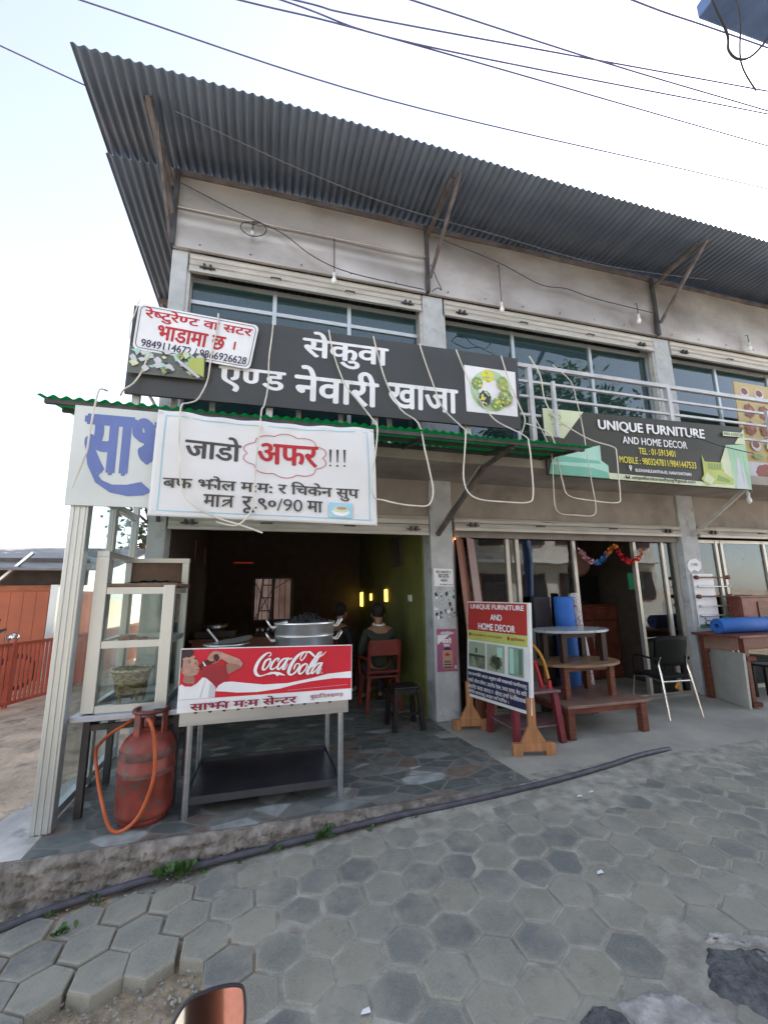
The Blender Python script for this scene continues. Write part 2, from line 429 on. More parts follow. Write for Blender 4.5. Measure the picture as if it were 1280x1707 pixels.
mr = n.nodes.new("ShaderNodeMapRange"); mr.inputs[1].default_value = .3; mr.inputs[2].default_value = .7; mr.inputs[3].default_value = .72; mr.inputs[4].default_value = 1.25; n.links.new(nv.outputs[0], mr.inputs[0])
mu = n.nodes.new("ShaderNodeMix"); mu.data_type = 'RGBA'; mu.blend_type = 'MULTIPLY'; mu.inputs[0].default_value = 1
n.links.new(cr.outputs[0], mu.inputs[6]); n.links.new(mr.outputs[0], mu.inputs[7])
me_ = n.nodes.new("ShaderNodeMapRange"); me_.inputs[1].default_value = .02; me_.inputs[2].default_value = .06; n.links.new(ve.outputs['Distance'], me_.inputs[0])
mj = n.nodes.new("ShaderNodeMix"); mj.data_type = 'RGBA'; mj.inputs[6].default_value = (.17, .16, .145, 1)
n.links.new(me_.outputs[0], mj.inputs[0]); n.links.new(mu.outputs[2], mj.inputs[7]); n.links.new(mj.outputs[2], b.inputs['Base Color'])
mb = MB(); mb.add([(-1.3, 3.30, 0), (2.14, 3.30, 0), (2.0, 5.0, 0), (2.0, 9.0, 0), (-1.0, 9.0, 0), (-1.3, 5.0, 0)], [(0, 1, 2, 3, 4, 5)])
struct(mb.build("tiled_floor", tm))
pale = M('pale_marble', (.46, .445, .41, 1), .55, 0, .16, 5, second=(.27, .265, .25, 1), sec=(.52, .6), secscale=4, bump=.1)
mb = MB(); mb.add([(-1.3, 3.30, 0), (-1.3, 5.0, 0), (-1.36, 5.0, 0), (-1.5, 4.45, 0), (-1.66, 3.9, 0), (-1.75, 3.31, 0)], [(0, 1, 2, 3, 4, 5)])
struct(mb.build("marble_verge", pale))
# concrete floor and apron in front of the furniture shop
mb = MB(); mb.smooth = True
nx, ny = 120, 30
vv = []
for j in range(ny + 1):
    for i in range(nx + 1):
        t = i / nx
        xa = 2.144 if j < 6 else 2.0
        x = xa + 14 * t ** 1.6
        yy0 = yedge(x) - .03 if x > 2.3 else 3.285
        y = yy0 + (5.0 - yy0) * (j / 12) if j <= 12 else 5.0 + 4 * (j - 12) / 18
        if j <= 12: x = x - (xa - (2.144 - .144 * max(0, (y - 3.3)) / 1.7)) * (1 - t) if i == 0 else x
        z = -.003
        if y < 3.75 and x > 2.3:
            k = min(1, (3.75 - y) / .5); z += (zroad(x, y) + .002 - z) * k * k * (3 - 2 * k)
        vv.append((x, y, z + .002 * hsh(x, y)))
mb.add(vv, [(j * (nx + 1) + i, j * (nx + 1) + i + 1, (j + 1) * (nx + 1) + i + 1, (j + 1) * (nx + 1) + i) for j in range(ny) for i in range(nx)])
struct(mb.build("concrete_floor", conc))
# ------------------------------------------------------------------ building
bld = thing("shop_building", "two storey concrete shop building with tin roof, roller shutters and shaded eaves", "building", (4, 5, 0))
XE = 17.0
for (a, b_, z1) in ((-1.2, -1.02, 5.64), (2.02, 2.33, 5.64), (6.12, 6.45, 5.64), (10.3, 10.65, 5.64), (14.5, 14.85, 5.64)):
    MB().box(a, 5.0, 0, b_, 5.28, z1, .012).build("pillar", pillarm, bld)
# storeys: floors, ceilings, walls; unseen upper rear is added to shade the yard
MB().box(-1.2, 4.2, 2.93, XE, 5.115, 3.06, .01).build("balcony_slab", fasc, bld)
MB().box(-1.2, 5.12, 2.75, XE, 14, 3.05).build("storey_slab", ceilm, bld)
MB().box(-1.02, 5.03, 2.46, XE, 5.115, 2.929).build("fascia_wall", fasc, bld)
mb = MB()
mb.box(-1.2, 5.28, 3.05, -1.05, 14, 6.7).box(-1.2, 13.9, 3.05, XE, 14, 6.7).box(-1.05, 10.0, 3.05, XE, 10.1, 6.7)
mb.build("upper_wall_extended", fasc, bld)
# ground floor side wall with three slit windows
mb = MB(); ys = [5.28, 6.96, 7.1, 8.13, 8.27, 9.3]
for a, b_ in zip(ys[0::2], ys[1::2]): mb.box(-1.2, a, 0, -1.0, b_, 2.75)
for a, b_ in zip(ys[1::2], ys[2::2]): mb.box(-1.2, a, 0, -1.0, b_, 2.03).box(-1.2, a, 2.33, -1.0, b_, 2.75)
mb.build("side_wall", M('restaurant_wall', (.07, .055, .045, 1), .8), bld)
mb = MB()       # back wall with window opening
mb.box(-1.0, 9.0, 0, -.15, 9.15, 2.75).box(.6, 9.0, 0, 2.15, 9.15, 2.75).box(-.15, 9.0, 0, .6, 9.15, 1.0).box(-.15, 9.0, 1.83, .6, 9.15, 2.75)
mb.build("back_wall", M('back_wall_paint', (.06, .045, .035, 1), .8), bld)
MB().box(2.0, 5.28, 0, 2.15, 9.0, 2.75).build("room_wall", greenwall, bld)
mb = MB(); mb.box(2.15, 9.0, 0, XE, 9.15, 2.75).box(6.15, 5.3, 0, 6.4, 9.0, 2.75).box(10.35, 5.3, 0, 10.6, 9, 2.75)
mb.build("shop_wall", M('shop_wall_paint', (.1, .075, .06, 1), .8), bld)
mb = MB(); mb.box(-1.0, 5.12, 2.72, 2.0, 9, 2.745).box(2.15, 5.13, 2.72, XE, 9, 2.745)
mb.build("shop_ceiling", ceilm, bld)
# back window bars
wf = MB()
for x in (-.16, .21, .58): wf.box(x - .03, 8.97, 1.0, x + .03, 9.02, 1.83)
wf.box(-.16, 8.965, .98, .6, 9.03, 1.02).box(-.16, 8.965, 1.81, .6, 9.03, 1.85)
wfo = wf.build("window", darksteel, bld)
g = MB()
for i in range(7):
    x = -.1 + i * .11; g.tube([(x, 9.06, 1.0), (x, 9.06, 1.84)], .007, 6)
g.tube([(-.15, 9.05, 1.0), (.2, 9.05, 1.6), (.6, 9.05, 1.84)], .009, 6).tube([(-.15, 9.05, 1.75), (.05, 9.05, 1.4), (.2, 9.05, 1.02)], .009, 6)
g.build("window_grille", darksteel, wfo)

# sheet metal panels over the upper openings
for i, (a, b_) in enumerate(((-1.19, 2.07), (2.1, 6.16), (6.19, 10.45), (10.48, 14.7))):
    mb = MB(); mb.smooth = True
    nx, nz = 40, 40; vv = []
    for j in range(nz + 1):
        for k in range(nx + 1):
            x = a + (b_ - a) * k / nx; z = 5.655 + 1.06 * j / nz
            y = 4.955 + .006 * math.sin(x * 3.1 + j * .14 + i) + .004 * math.sin(z * 9 + x * 2) - (.006 * max(0, math.sin((z - 5.98) * 22)) if 5.98 < z < 6.12 and i == 0 else 0)
            vv.append((x, y, z))
    mb.add(vv, [(j * (nx + 1) + k, j * (nx + 1) + k + 1, (j + 1) * (nx + 1) + k + 1, (j + 1) * (nx + 1) + k) for j in range(nz) for k in range(nx)])
    mb.smooth = False
    mb.box(a, 4.945, 5.645, b_, 4.99, 5.665)
    po_ = mb.build("metal_panel", galv, bld)
    sc_ = MB()
    for k in range(int((b_ - a) / .62)): sc_.ball((a + .3 + .62 * k + .03 * math.sin(k * 5), 4.948, 5.72 + .008 * math.sin(k * 3)), .011, (1, .6, 1), 4)
    sc_.build("screws", darksteel, po_)
for x in (-1.195, 2.085, 6.175, 10.465, 14.7): MB().box(x - .025, 4.90, 5.64, x + .025, 4.95, 6.7).build("panel_joint", darksteel, bld)
MB().box(-1.25, 4.93, 6.66, XE, 4.99, 6.73).build("wall_plate", rustbar, bld)
# shutters: rolled-up curtain with its bottom bar, handles and locks
def shutter(x0, x1, z0, z1, y):
    mb = MB()
    n_ = max(2, int((z1 - z0) / .075))
    for k in range(n_):
        a = z0 + (z1 - z0) * k / n_; b_ = z0 + (z1 - z0) * (k + 1) / n_
        mb.prism([(y, a + .004), (y - .018, (a + b_) / 2), (y, b_ - .004), (y + .03, b_ - .004), (y + .03, a + .004)], 'X', x0, x1)
    mb.box(x0, y - .025, z0 - .03, x1, y + .02, z0 + .004)
    o = mb.build("shutter", shut, bld)
    w_ = x1 - x0
    for t in (.34, .66):
        h = MB(); xc = x0 + w_ * t
        h.tube([(xc - .06, y - .02, z0 + .055), (xc - .06, y - .05, z0 + .055), (xc + .06, y - .05, z0 + .055), (xc + .06, y - .02, z0 + .055)], .008, 6)
        h.build("handle", darksteel, o)
    for t in (.07, .93):
        h = MB(); xc = x0 + w_ * t
        h.box(xc - .09, y - .035, z0 + .03, xc + .09, y - .018, z0 + .045).box(xc - .05, y - .055, z0 + .02, xc - .02, y - .018, z0 + .075).box(xc + .02, y - .055, z0 + .02, xc + .05, y - .018, z0 + .075)
        h.build("lock", darksteel, o)
    return o
for a, b_ in ((-1.0, 2.0), (2.35, 6.1), (6.47, 10.28), (10.67, 14.48)): shutter(a, b_, 5.40, 5.635, 5.0)
for a, b_ in ((2.35, 6.1), (6.47, 10.28), (10.67, 14.48)): shutter(a, b_, 2.31, 2.455, 4.995)
shutter(-1.0, 2.0, 2.24, 2.455, 4.995)
for a, b_ in ((-1.02, 2.02), (2.33, 6.12), (6.45, 10.3)):
    for x in (a + .015, b_ - .015): MB().box(x - .02, 5.02, 3.06, x + .02, 5.09, 5.4).build("shutter_guide", shut, bld)
# upper windows
def window(x0, x1, z0, z1, y, xs, zs, pane_m, frame_m=alu, fw=.05, holes=()):
    mb = MB()
    for x in [x0] + list(xs) + [x1]: mb.box(x - fw / 2, y - .03, z0, x + fw / 2, y + .03, z1)
    for z in [z0 + fw / 2] + list(zs) + [z1 - fw / 2]:
        ed = [x0] + list(xs) + [x1]
        for a, b_ in zip(ed, ed[1:]): mb.box(a + fw / 2, y - .025, z - fw / 2, b_ - fw / 2, y + .025, z + fw / 2)
    fo = mb.build("window", frame_m, bld)
    ex = [x0] + list(xs) + [x1]; ez = [z0] + list(zs) + [z1]
    for i, (a, b_) in enumerate(zip(ex, ex[1:])):
        for j, (c, d) in enumerate(zip(ez, ez[1:])):
            if (i, j) in holes: continue
            MB().box(a + fw / 2, y - .004, c + fw / 2, b_ - fw / 2, y + .004, d - fw / 2).build("pane", pane_m, fo)
    return fo
window(-1.0, 2.0, 3.06, 5.40, 5.16, (.02, 1.0), (4.2, 5.07), glass_up)
window(2.35, 6.1, 3.06, 5.40, 5.16, (3.52, 4.93), (), glass_up)
window(6.47, 10.28, 3.06, 5.40, 5.16, (7.6, 8.9), (), glass_up)
window(10.67, 14.48, 3.06, 5.40, 5.16, (11.9, 13.2), (), glass_up)
# sliding sashes behind the first upper window
mb = MB()
for a, b_ in ((.1, .75), (1.05, 1.5)):
    mb.box(a, 5.22, 4.9, b_, 5.25, 4.96).box(b_ - .06, 5.22, 3.1, b_, 5.25, 4.9)
mb.build("window_sash", whitep, bld)
cu = MB(); cu.smooth = True
vv = []; nn = 40
for i in range(nn + 1):
    x = 6.5 + .42 * i / nn; y = 5.33 + .025 * math.sin(i * 1.1)
    vv += [(x, y, 3.1), (x + .0, y, 5.3)]
cu.add(vv, [(2 * i, 2 * i + 2, 2 * i + 3, 2 * i + 1) for i in range(nn)])
cu.build("curtain", M('white_curtain', (.6, .6, .6, 1), .8), bld)
# furniture shop front: fixed panes and an open sliding door
window(2.37, 6.08, 0, 2.26, 5.14, (3.18, 3.33, 4.25, 5.32, 5.85), (), glass_shop, M('door_frame', (.5, .47, .42, 1), .4, .5, .08), .05, holes=((3, 0),))
MB().box(2.35, 5.06, 2.2, 6.1, 5.1, 2.31).build("door_lintel", M('lintel_paint', (.2, .18, .16, 1), .7), bld)
MB().box(2.35, 5.05, 0, 6.1, 5.6, .035).build("threshold", conc, bld)
window(6.47, 10.28, 0, 2.26, 5.14, (6.95, 7.06, 8.0, 9.2), (), glass_shop, M('door_frame', (.5, .47, .42, 1)), .05)
window(10.67, 14.48, 0, 2.26, 5.14, (11.9, 13.2), (), glass_shop, M('door_frame', (.5, .47, .42, 1)), .05)

# roof: two lapped runs of corrugated sheet
def corrugated(x0, x1, rows, pitch, amp, zf, m, name, parent, seg=8, thick=.0):
    n_ = int((x1 - x0) / pitch * seg)
    mb = MB(); mb.smooth = True; vv = []
    for (y, z) in rows:
        for i in range(n_ + 1):
            x = x0 + (x1 - x0) * i / n_
            jag = .006 * math.sin(math.floor((x - x0) / .82) * 12.3) if y == rows[0][0] else 0
            vv.append((x, y + jag, z + zf(x) + amp * math.sin((x - x0) / pitch * 2 * math.pi)))
    N = n_ + 1
    mb.add(vv, [(j * N + i, j * N + i + 1, (j + 1) * N + i + 1, (j + 1) * N + i) for j in range(len(rows) - 1) for i in range(n_)])
    o = mb.build(name, m, parent, fix=False)
    sd = o.modifiers.new("thickness", 'SOLIDIFY'); sd.thickness = .002
    return o
corrugated(-1.985, XE + .5, [(3.88, 6.77), (4.5, 6.765), (5.0, 6.76)], .098, .016, lambda x: .006 * math.sin(x * 1.3) + .005 * math.sin(math.floor((x + 2) / .82) * 7.1), roofm, "roof", bld)
roof2 = corrugated(-2.0, XE + .5, [(4.94, 6.735), (7.8, 6.70), (14.4, 6.6)], .098, .016, lambda x: .006 * math.sin(x * 1.3) + (.0 if x > -1.6 else -.01), roofm, "roof", bld)
mb = MB()
for y in (7.5, 10, 12.5): mb.box(-1.95, y, 6.6, XE, y + .05, 6.67)
mb.build("purlin", rustbar, bld)
MB().bar((-1.36, 4.14, 6.72), (-1.21, 4.95, 6.05), .05).bar((-1.40, 4.2, 6.72), (-1.24, 4.95, 6.5), .045).build("roof_strut", rustbar, bld)
MB().bar((-1.30, 4.3, 6.6), (-1.23, 4.97, 5.75), .035).build("roof_strut", rustbar, bld)
for x in (2.1, 6.2, 10.46, 14.7):
    MB().bar((x, 4.92, 6.55), (x + .05, 4.15, 6.72), .045).build("roof_strut", rustbar, bld)
    MB().bar((x + .01, 4.9, 5.85), (x + .12, 4.06, 6.73), .04).build("roof_strut", rustbar, bld)
MB().tube([(-1.24, 4.93, 6.18), (.6, 4.92, 6.19), (2.1, 4.92, 6.2)], .01, 8).build("conduit_pipe", galv, bld)
# balcony railing with posts
mb = MB()
for z, h in ((4.25, .05), (4.04, .03), (3.84, .03), (3.6, .03)):
    mb.box(-1.22, 4.19, z - h / 2, 16.5, 4.19 + h, z + h / 2)
    mb.box(-1.24, 4.19, z - h / 2, -1.22, 5.0, z + h / 2)
rail = mb.build("railing", M('railing_paint', (.5, .5, .5, 1), .45, .3, .1, 5), bld)
for x in (-1.2, .0, 1.1, 2.2, 3.08, 5.27, 7.7, 10.2, 12.6, 15):
    MB().box(x - .03, 4.18, 3.06, x + .03, 4.24, 4.225).build("post", MATS['railing_paint'], rail)
for x in (3.33, 6.95):
    MB().box(x - .02, 4.08, 3.3, x + .02, 4.12, 4.02).box(x - .02, 4.12, 3.62, x + .02, 4.19, 3.65).build("post", MATS['railing_paint'], rail)
for x in (-.9, -.55, .3, .75, 1.3): MB().box(x - .025, 4.3, 3.06, x + .025, 4.33, 3.6).build("baluster", MATS['railing_paint'], rail)
# slab brackets
for x in (2.17, 6.36, 10.48):
    MB().bar((x, 5.0, 2.31), (x + .22, 4.25, 2.93), .05, .05).build("balcony_bracket", shut, bld)

# ------------------------------------------------------------------ awning
gm = bpy.data.materials.new("green_sheet"); gm.use_nodes = True; n = gm.node_tree; b = n.nodes["Principled BSDF"]
b.inputs['Base Color'].default_value = (.018, .16, .075, 1); b.inputs['Roughness'].default_value = .5
tl = n.nodes.new("ShaderNodeBsdfTranslucent"); tl.inputs[0].default_value = (.03, .48, .2, 1)
mxs = n.nodes.new("ShaderNodeMixShader"); mxs.inputs[0].default_value = .8
n.links.new(b.outputs[0], mxs.inputs[1]); n.links.new(tl.outputs[0], mxs.inputs[2]); n.links.new(mxs.outputs[0], n.nodes["Material Output"].inputs[0])
MATS['green_sheet'] = gm
awn = thing("awning", "green corrugated plastic awning on dark steel frame above the restaurant front", "awning", (.8, 3.9, 2.9))
corrugated(-1.66, 3.30, [(3.52, 2.985), (3.9, 3.045), (4.19, 3.09)], .085, .011, lambda x: .004 * math.sin(x * 2) + .005 * math.sin(x * 5.3) + .004 * math.sin(math.floor((x + 2) / .8) * 5), gm, "sheet", awn)
mb = MB()
mb.box(-1.62, 3.545, 2.935, 3.2, 3.58, 2.97).box(-1.62, 4.12, 3.02, 3.2, 4.15, 3.06).box(-1.62, 3.83, 2.985, 3.2, 3.86, 3.02)
for x in (-1.3, -.4, .5, 1.4, 2.38, 3.1): mb.bar((x, 3.56, 2.935), (x, 4.16, 3.03), .03)
mb.build("frame", darksteel, awn)
MB().bar((2.38, 4.2, 2.9), (2.12, 5.0, 2.22), .05).bar((2.38, 3.6, 2.93), (2.38, 4.2, 2.9), .04).build("bracket", rustbar, awn)
MB().bar((-.9, 3.7, 2.93), (-1.1, 5.0, 2.3), .04).build("bracket", rustbar, awn)
# ------------------------------------------------------------------ lettering
_gc = {}
def raw_text(s):
    if s in _gc: return _gc[s]
    cu_ = bpy.data.curves.new("glyphs", 'FONT'); cu_.body = s; cu_.resolution_u = 5
    ob = bpy.data.objects.new("glyphs", cu_); COL.objects.link(ob)
    dg = bpy.context.evaluated_depsgraph_get(); dg.update()
    me = bpy.data.meshes.new_from_object(ob.evaluated_get(dg))
    r = ([(v.co.x, v.co.y) for v in me.vertices], [tuple(p.vertices) for p in me.polygons])
    bpy.data.objects.remove(ob); bpy.data.curves.remove(cu_); bpy.data.meshes.remove(me)
    _gc[s] = r
    return r
def adv(s):
    return max(x for x, y in raw_text(s + 'I')[0]) - max(x for x, y in raw_text('I')[0])
def half(ch, cut):
    vs, fs = raw_text(ch); bm = bmesh.new()
    bv = [bm.verts.new((x, y, 0)) for x, y in vs]
    for f in fs:
        try: bm.faces.new([bv[i] for i in f])
        except ValueError: pass
    bmesh.ops.bisect_plane(bm, geom=list(bm.verts) + list(bm.edges) + list(bm.faces), plane_co=(cut, 0, 0), plane_no=(1, 0, 0), clear_outer=True)
    bm.verts.index_update()
    r = ([(v.co.x, v.co.y) for v in bm.verts], [tuple(v.index for v in f.verts) for f in bm.faces]); bm.free()
    return r
def layout(s):
    """plain runs, <x = half form of consonant x, @ = the old form of jha"""
    V, F, pen = [], [], 0.
    def put(vs, fs, dx):
        o = len(V); V.extend((x + dx, y) for x, y in vs); F.extend(tuple(i + o for i in f) for f in fs)
    i, run = 0, ''
    def flush():
        nonlocal run, pen
        if run: put(*raw_text(run), pen); pen += adv(run); run = ''
    while i < len(s):
        if s[i] == '<':
            flush(); a = adv(s[i + 1]); cut = a - .17
            put(*half(s[i + 1], cut), pen); pen += cut; i += 2; continue
        if s[i] == '@':
            flush(); a = adv('भ'); put(*raw_text('भ'), pen)
            put([(a - .1, .27), (a + .13, .27), (a + .13, .34), (a - .1, .34), (a + .13, .12), (a + .2, .12), (a + .2, .34), (a - .1, .625), (a + .24, .625), (a + .24, .70), (a - .1, .70)],
                [(0, 1, 2, 3), (4, 5, 6, 1), (7, 8, 9, 10)], pen); pen += a + .2; i += 1; continue
        run += s[i]; i += 1
    flush()
    return V, F

class Board:
    """a printed board or cloth; P(u, v, d) gives the world point of the print at u, v and depth d in front"""
    def __init__(s, P, W, H, root):
        s.P, s.W, s.H, s.root, s.lay, s.parts = P, W, H, root, 0, {}
    def mb(s, part, m):
        k = (part, m.name)
        if k not in s.parts: s.parts[k] = (MB(), m)
        return s.parts[k][0]
    def d(s):
        s.lay += 1; return .0016 + .0005 * s.lay
    def text(s, t, box, m, bold=.0, slant=0., part='lettering'):
        V, F = layout(t)
        xs = [p[0] for p in V]; ys = [p[1] for p in V]
        u0, v0, u1, v1 = box; sx = (u1 - u0) / (max(xs) - min(xs)); sy = (v1 - v0) / (max(ys) - min(ys))
        offs = [(0, 0)] + ([(-bold, 0), (bold, 0), (0, bold * .5), (0, -bold * .5)] if bold else [])
        b_ = s.mb(part, m)
        for k, (ox, oy) in enumerate(offs):
            d = s.d() if k == 0 else d + .00012
            b_.add([s.P(u0 + (x - min(xs) + ox) * sx, v0 + (y - min(ys) + oy) * sy + slant * (u0 + (x - min(xs)) * sx - (u0 + u1) / 2), d) for x, y in V], F)
    def poly(s, pts, m, part='print', d=None):
        s.mb(part, m).add([s.P(u, v, d or 0) for u, v in pts] if d else (lambda dd: [s.P(u, v, dd) for u, v in pts])(s.d()), [tuple(range(len(pts)))])
    def rect(s, u0, v0, u1, v1, m, part='print', n=1):
        d = s.d(); b_ = s.mb(part, m)
        for i in range(n):
            a, c = u0 + (u1 - u0) * i / n, u0 + (u1 - u0) * (i + 1) / n
            b_.add([s.P(a, v0, d), s.P(c, v0, d), s.P(c, v1, d), s.P(a, v1, d)], [(0, 1, 2, 3)])
    def disc(s, u, v, ru, rv, m, part='print', n=20, wob=0.):
        s.poly([(u + ru * (1 + wob * math.sin(k * 2.7)) * math.cos(2 * math.pi * k / n), v + rv * (1 + wob * math.sin(k * 3.9)) * math.sin(2 * math.pi * k / n)) for k in range(n)], m, part)
    def stroke(s, pts, m, part='lettering', closed=False, sub=6):
        """pts: (u, v, half width in metres); a brush stroke with round ends"""
        P_ = [Vector((u * s.W, v * s.H, h)) for u, v, h in pts]
        if closed: P_ = P_ + [P_[0]]
        out = []
        for i in range(len(P_) - 1):
            p0, p1, p2, p3 = P_[max(0, i - 1)], P_[i], P_[i + 1], P_[min(len(P_) - 1, i + 2)]
            if closed: p0 = P_[(i - 1) % (len(P_) - 1)]; p3 = P_[(i + 2) % (len(P_) - 1)]
            for k in range(sub):
                t = k / sub
                out.append(.5 * ((2 * p1) + (p2 - p0) * t + (2 * p0 - 5 * p1 + 4 * p2 - p3) * t * t + (3 * p1 - p0 - 3 * p2 + p3) * t ** 3))
        out.append(P_[-1])
        d = s.d(); vs = []
        for i, p in enumerate(out):
            t = out[min(i + 1, len(out) - 1)] - out[max(0, i - 1)]; t = Vector((t.x, t.y)); t.normalize()
            nn = Vector((-t.y, t.x)) * max(.0004, p.z)
            for sg in (1, -1): vs.append(s.P((p.x + sg * nn.x) / s.W, (p.y + sg * nn.y) / s.H, d))
        b_ = s.mb(part, m)
        b_.add(vs, [(2 * i, 2 * i + 1, 2 * i + 3, 2 * i + 2) for i in range(len(out) - 1)])
        if not closed:
            for p, e in ((out[0], .0002), (out[-1], .0003)):
                r = max(.0004, p.z); b_.add([s.P((p.x + r * math.cos(a * .628)) / s.W, (p.y + r * math.sin(a * .628)) / s.H, d + e * .4) for a in range(10)], [tuple(range(10))])
    def frame(s, inset_u, inset_v, wid, m, part='print', rnd=0.):
        n = 8 if rnd else 1; pts = []
        for cx, cy, a0 in ((1, 1, 0), (0, 1, 90), (0, 0, 180), (1, 0, 270)):
            for k in range(n if rnd else 1):
                a = rad(a0 + (90 * k / (n - 1) if rnd else 45))
                ru, rv = rnd / s.W, rnd / s.H
                px = (1 - inset_u - ru if cx else inset_u + ru) + (ru * math.cos(a) if rnd else 0)
                py = (1 - inset_v - rv if cy else inset_v + rv) + (rv * math.sin(a) if rnd else 0)
                pts.append((px, py))
        d = s.d(); b_ = s.mb(part, m); N = len(pts)
        for i in range(N):
            a, c = pts[i], pts[(i + 1) % N]
            steps = 12 if not rnd or abs(a[0] - c[0]) + abs(a[1] - c[1]) > .3 else 1
            for k in range(steps):
                p0 = Vector((a[0] + (c[0] - a[0]) * k / steps, a[1] + (c[1] - a[1]) * k / steps)); p1 = Vector((a[0] + (c[0] - a[0]) * (k + 1) / steps, a[1] + (c[1] - a[1]) * (k + 1) / steps))
                dx, dy = (p1.x - p0.x) * s.W, (p1.y - p0.y) * s.H; L_ = math.hypot(dx, dy) or 1
                nu, nv = -dy / L_ * wid / 2 / s.W, dx / L_ * wid / 2 / s.H
                b_.add([s.P(p0.x - nu, p0.y - nv, d), s.P(p1.x - nu, p1.y - nv, d), s.P(p1.x + nu, p1.y + nv, d), s.P(p0.x + nu, p0.y + nv, d)], [(0, 1, 2, 3)])
    def finish(s):
        for (part, mn), (b_, m) in s.parts.items(): b_.build(part, m, s.root, fix=False)
def quadP(TL, TR, BR, BL):
    TL, TR, BR, BL = map(Vector, (TL, TR, BR, BL)); nrm = (TR - TL).cross(TL - BL).normalized()
    def P(u, v, d):
        return tuple((BL * (1 - u) + BR * u) * (1 - v) + (TL * (1 - u) + TR * u) * v + nrm * d)
    return P, (TR - TL).length, (TL - BL).length
def slab_board(root, P, m, depth=.02, name='board', edge=None, rim=0):
    mb = MB()
    c = [(0, 0), (1, 0), (1, 1), (0, 1)]
    vs = [P(u, v, 0) for u, v in c] + [P(u, v, -depth) for u, v in c]
    mb.add(vs, [(0, 1, 2, 3), (7, 6, 5, 4), (0, 4, 5, 1), (1, 5, 6, 2), (2, 6, 7, 3), (3, 7, 4, 0)])
    mb.build(name, m, root)
# print colours
K_red = flat('print_red', (.45, .018, .03, 1)); K_dred = flat('print_maroon', (.22, .012, .03, 1)); K_grey = flat('print_grey', (.058, .054, .056, 1))
K_navy = flat('print_navy', (.025, .022, .07, 1)); K_blue = flat('print_blue', (.13, .18, .42, 1)); K_lblue = flat('print_light_blue', (.3, .55, .66, 1))
K_yel = flat('print_yellow', (.72, .64, .05, 1)); K_lime = flat('print_lime', (.42, .47, .12, 1)); K_cream = flat('print_cream', (.56, .62, .42, 1))
K_mint = flat('print_mint', (.33, .55, .36, 1)); K_teal = flat('print_teal', (.16, .42, .32, 1)); K_teal2 = flat('print_pale_teal', (.36, .6, .5, 1))
K_leaf = flat('print_leaf', (.2, .33, .1, 1)); K_leaf2 = flat('print_olive', (.33, .4, .12, 1)); K_food = M('print_food', (.25, .3, .12, 1), .5, 0, .5, 60)
K_skin = M('print_skin', (.42, .25, .19, 1), .5, 0, .15, 20); K_skin2 = flat('print_skin_shade', (.29, .15, .11, 1)); K_hair = flat('print_hair', (.035, .022, .025, 1))
K_cola = flat('print_cola', (.06, .012, .012, 1)); K_signred = flat('print_cola_red', (.52, .012, .03, 1)); K_dkred = flat('print_shirt_red', (.3, .02, .03, 1))
K_pale = flat('print_pale_grey', (.52, .53, .57, 1)); K_dark = M('print_charcoal', (.05, .052, .052, 1), .45, 0, .08, 2); K_olive = M('print_dark_olive', (.045, .045, .036, 1), .5, 0, .08, 2)
K_pink = flat('print_pink', (.36, .1, .15, 1)); K_pink2 = flat('print_violet', (.28, .09, .2, 1)); K_tan = flat('print_tan', (.42, .27, .18, 1)); K_orange = flat('print_orange', (.5, .2, .03, 1))
K_black = flat('print_black', (.02, .02, .02, 1))

# --- large dark restaurant board hung on the railing
t = thing("restaurant_sign", "long charcoal signboard with big white lettering hung on the balcony railing", "sign", (.8, 4.12, 3.3))
P, W_, H_ = quadP((-1.272, 4.12, 4.225), (2.876, 4.12, 4.275), (2.85, 4.12, 3.36), (-1.28, 4.12, 3.33))
slab_board(t, P, K_dark, .035)
bd = Board(P, W_, H_, t)
bd.text('सेकुवा', (.385, .565, .605, .98), white, .03)
bd.text('ए<ण्ड'.replace('्', ''), (.193, .13, .343, .415), white, .03)
bd.text('नेवारी', (.369, .105, .579, .535), white, .03)
bd.text('खाजा', (.608, .135, .804, .44), white, .03)
bd.poly([(.827, .805), (.989, .795), (.991, .171), (.831, .175)], white)
bd.disc(.908, .49, .064, .285, flat('print_plate', (.42, .6, .36, 1)), n=28)
bd.disc(.905, .49, .036, .165, white, n=28)
for (u, v, ru, rv, m_) in ((.9, .69, .02, .09, K_yel), (.866, .57, .016, .085, K_leaf), (.945, .6, .018, .1, K_leaf2), (.951, .4, .022, .11, K_food), (.922, .3, .015, .08, K_leaf), (.884, .36, .018, .1, K_olive)):
    bd.disc(u, v, ru, rv, m_, wob=.12, n=24)
    for k in range(14):
        a = random.random() * 6.28; r_ = random.random() ** .5
        bd.disc(u + ru * .8 * r_ * math.cos(a), v + rv * .8 * r_ * math.sin(a), .0035, .016, random.choice((K_lime, K_cream, K_leaf, K_yel, K_mint)), n=6, wob=.3)
bd.rect(.004, .2, .163, .5, flat('print_foodphoto', (.12, .13, .115, 1)))
for k in range(46):
    u = .012 + .145 * random.random(); v = .225 + .24 * random.random()
    bd.disc(u, v, .004 + .006 * random.random(), .012 + .03 * random.random(), random.choice((K_pale, K_teal2, K_cream, K_food, K_dark, K_pale)), n=7, wob=.3)
bd.poly([(.13, .42), (.16, .44), (.162, .22), (.125, .3)], K_lime); bd.poly([(.105, .4), (.155, .22), (.15, .2), (.1, .38)], K_pale)
bd.finish()
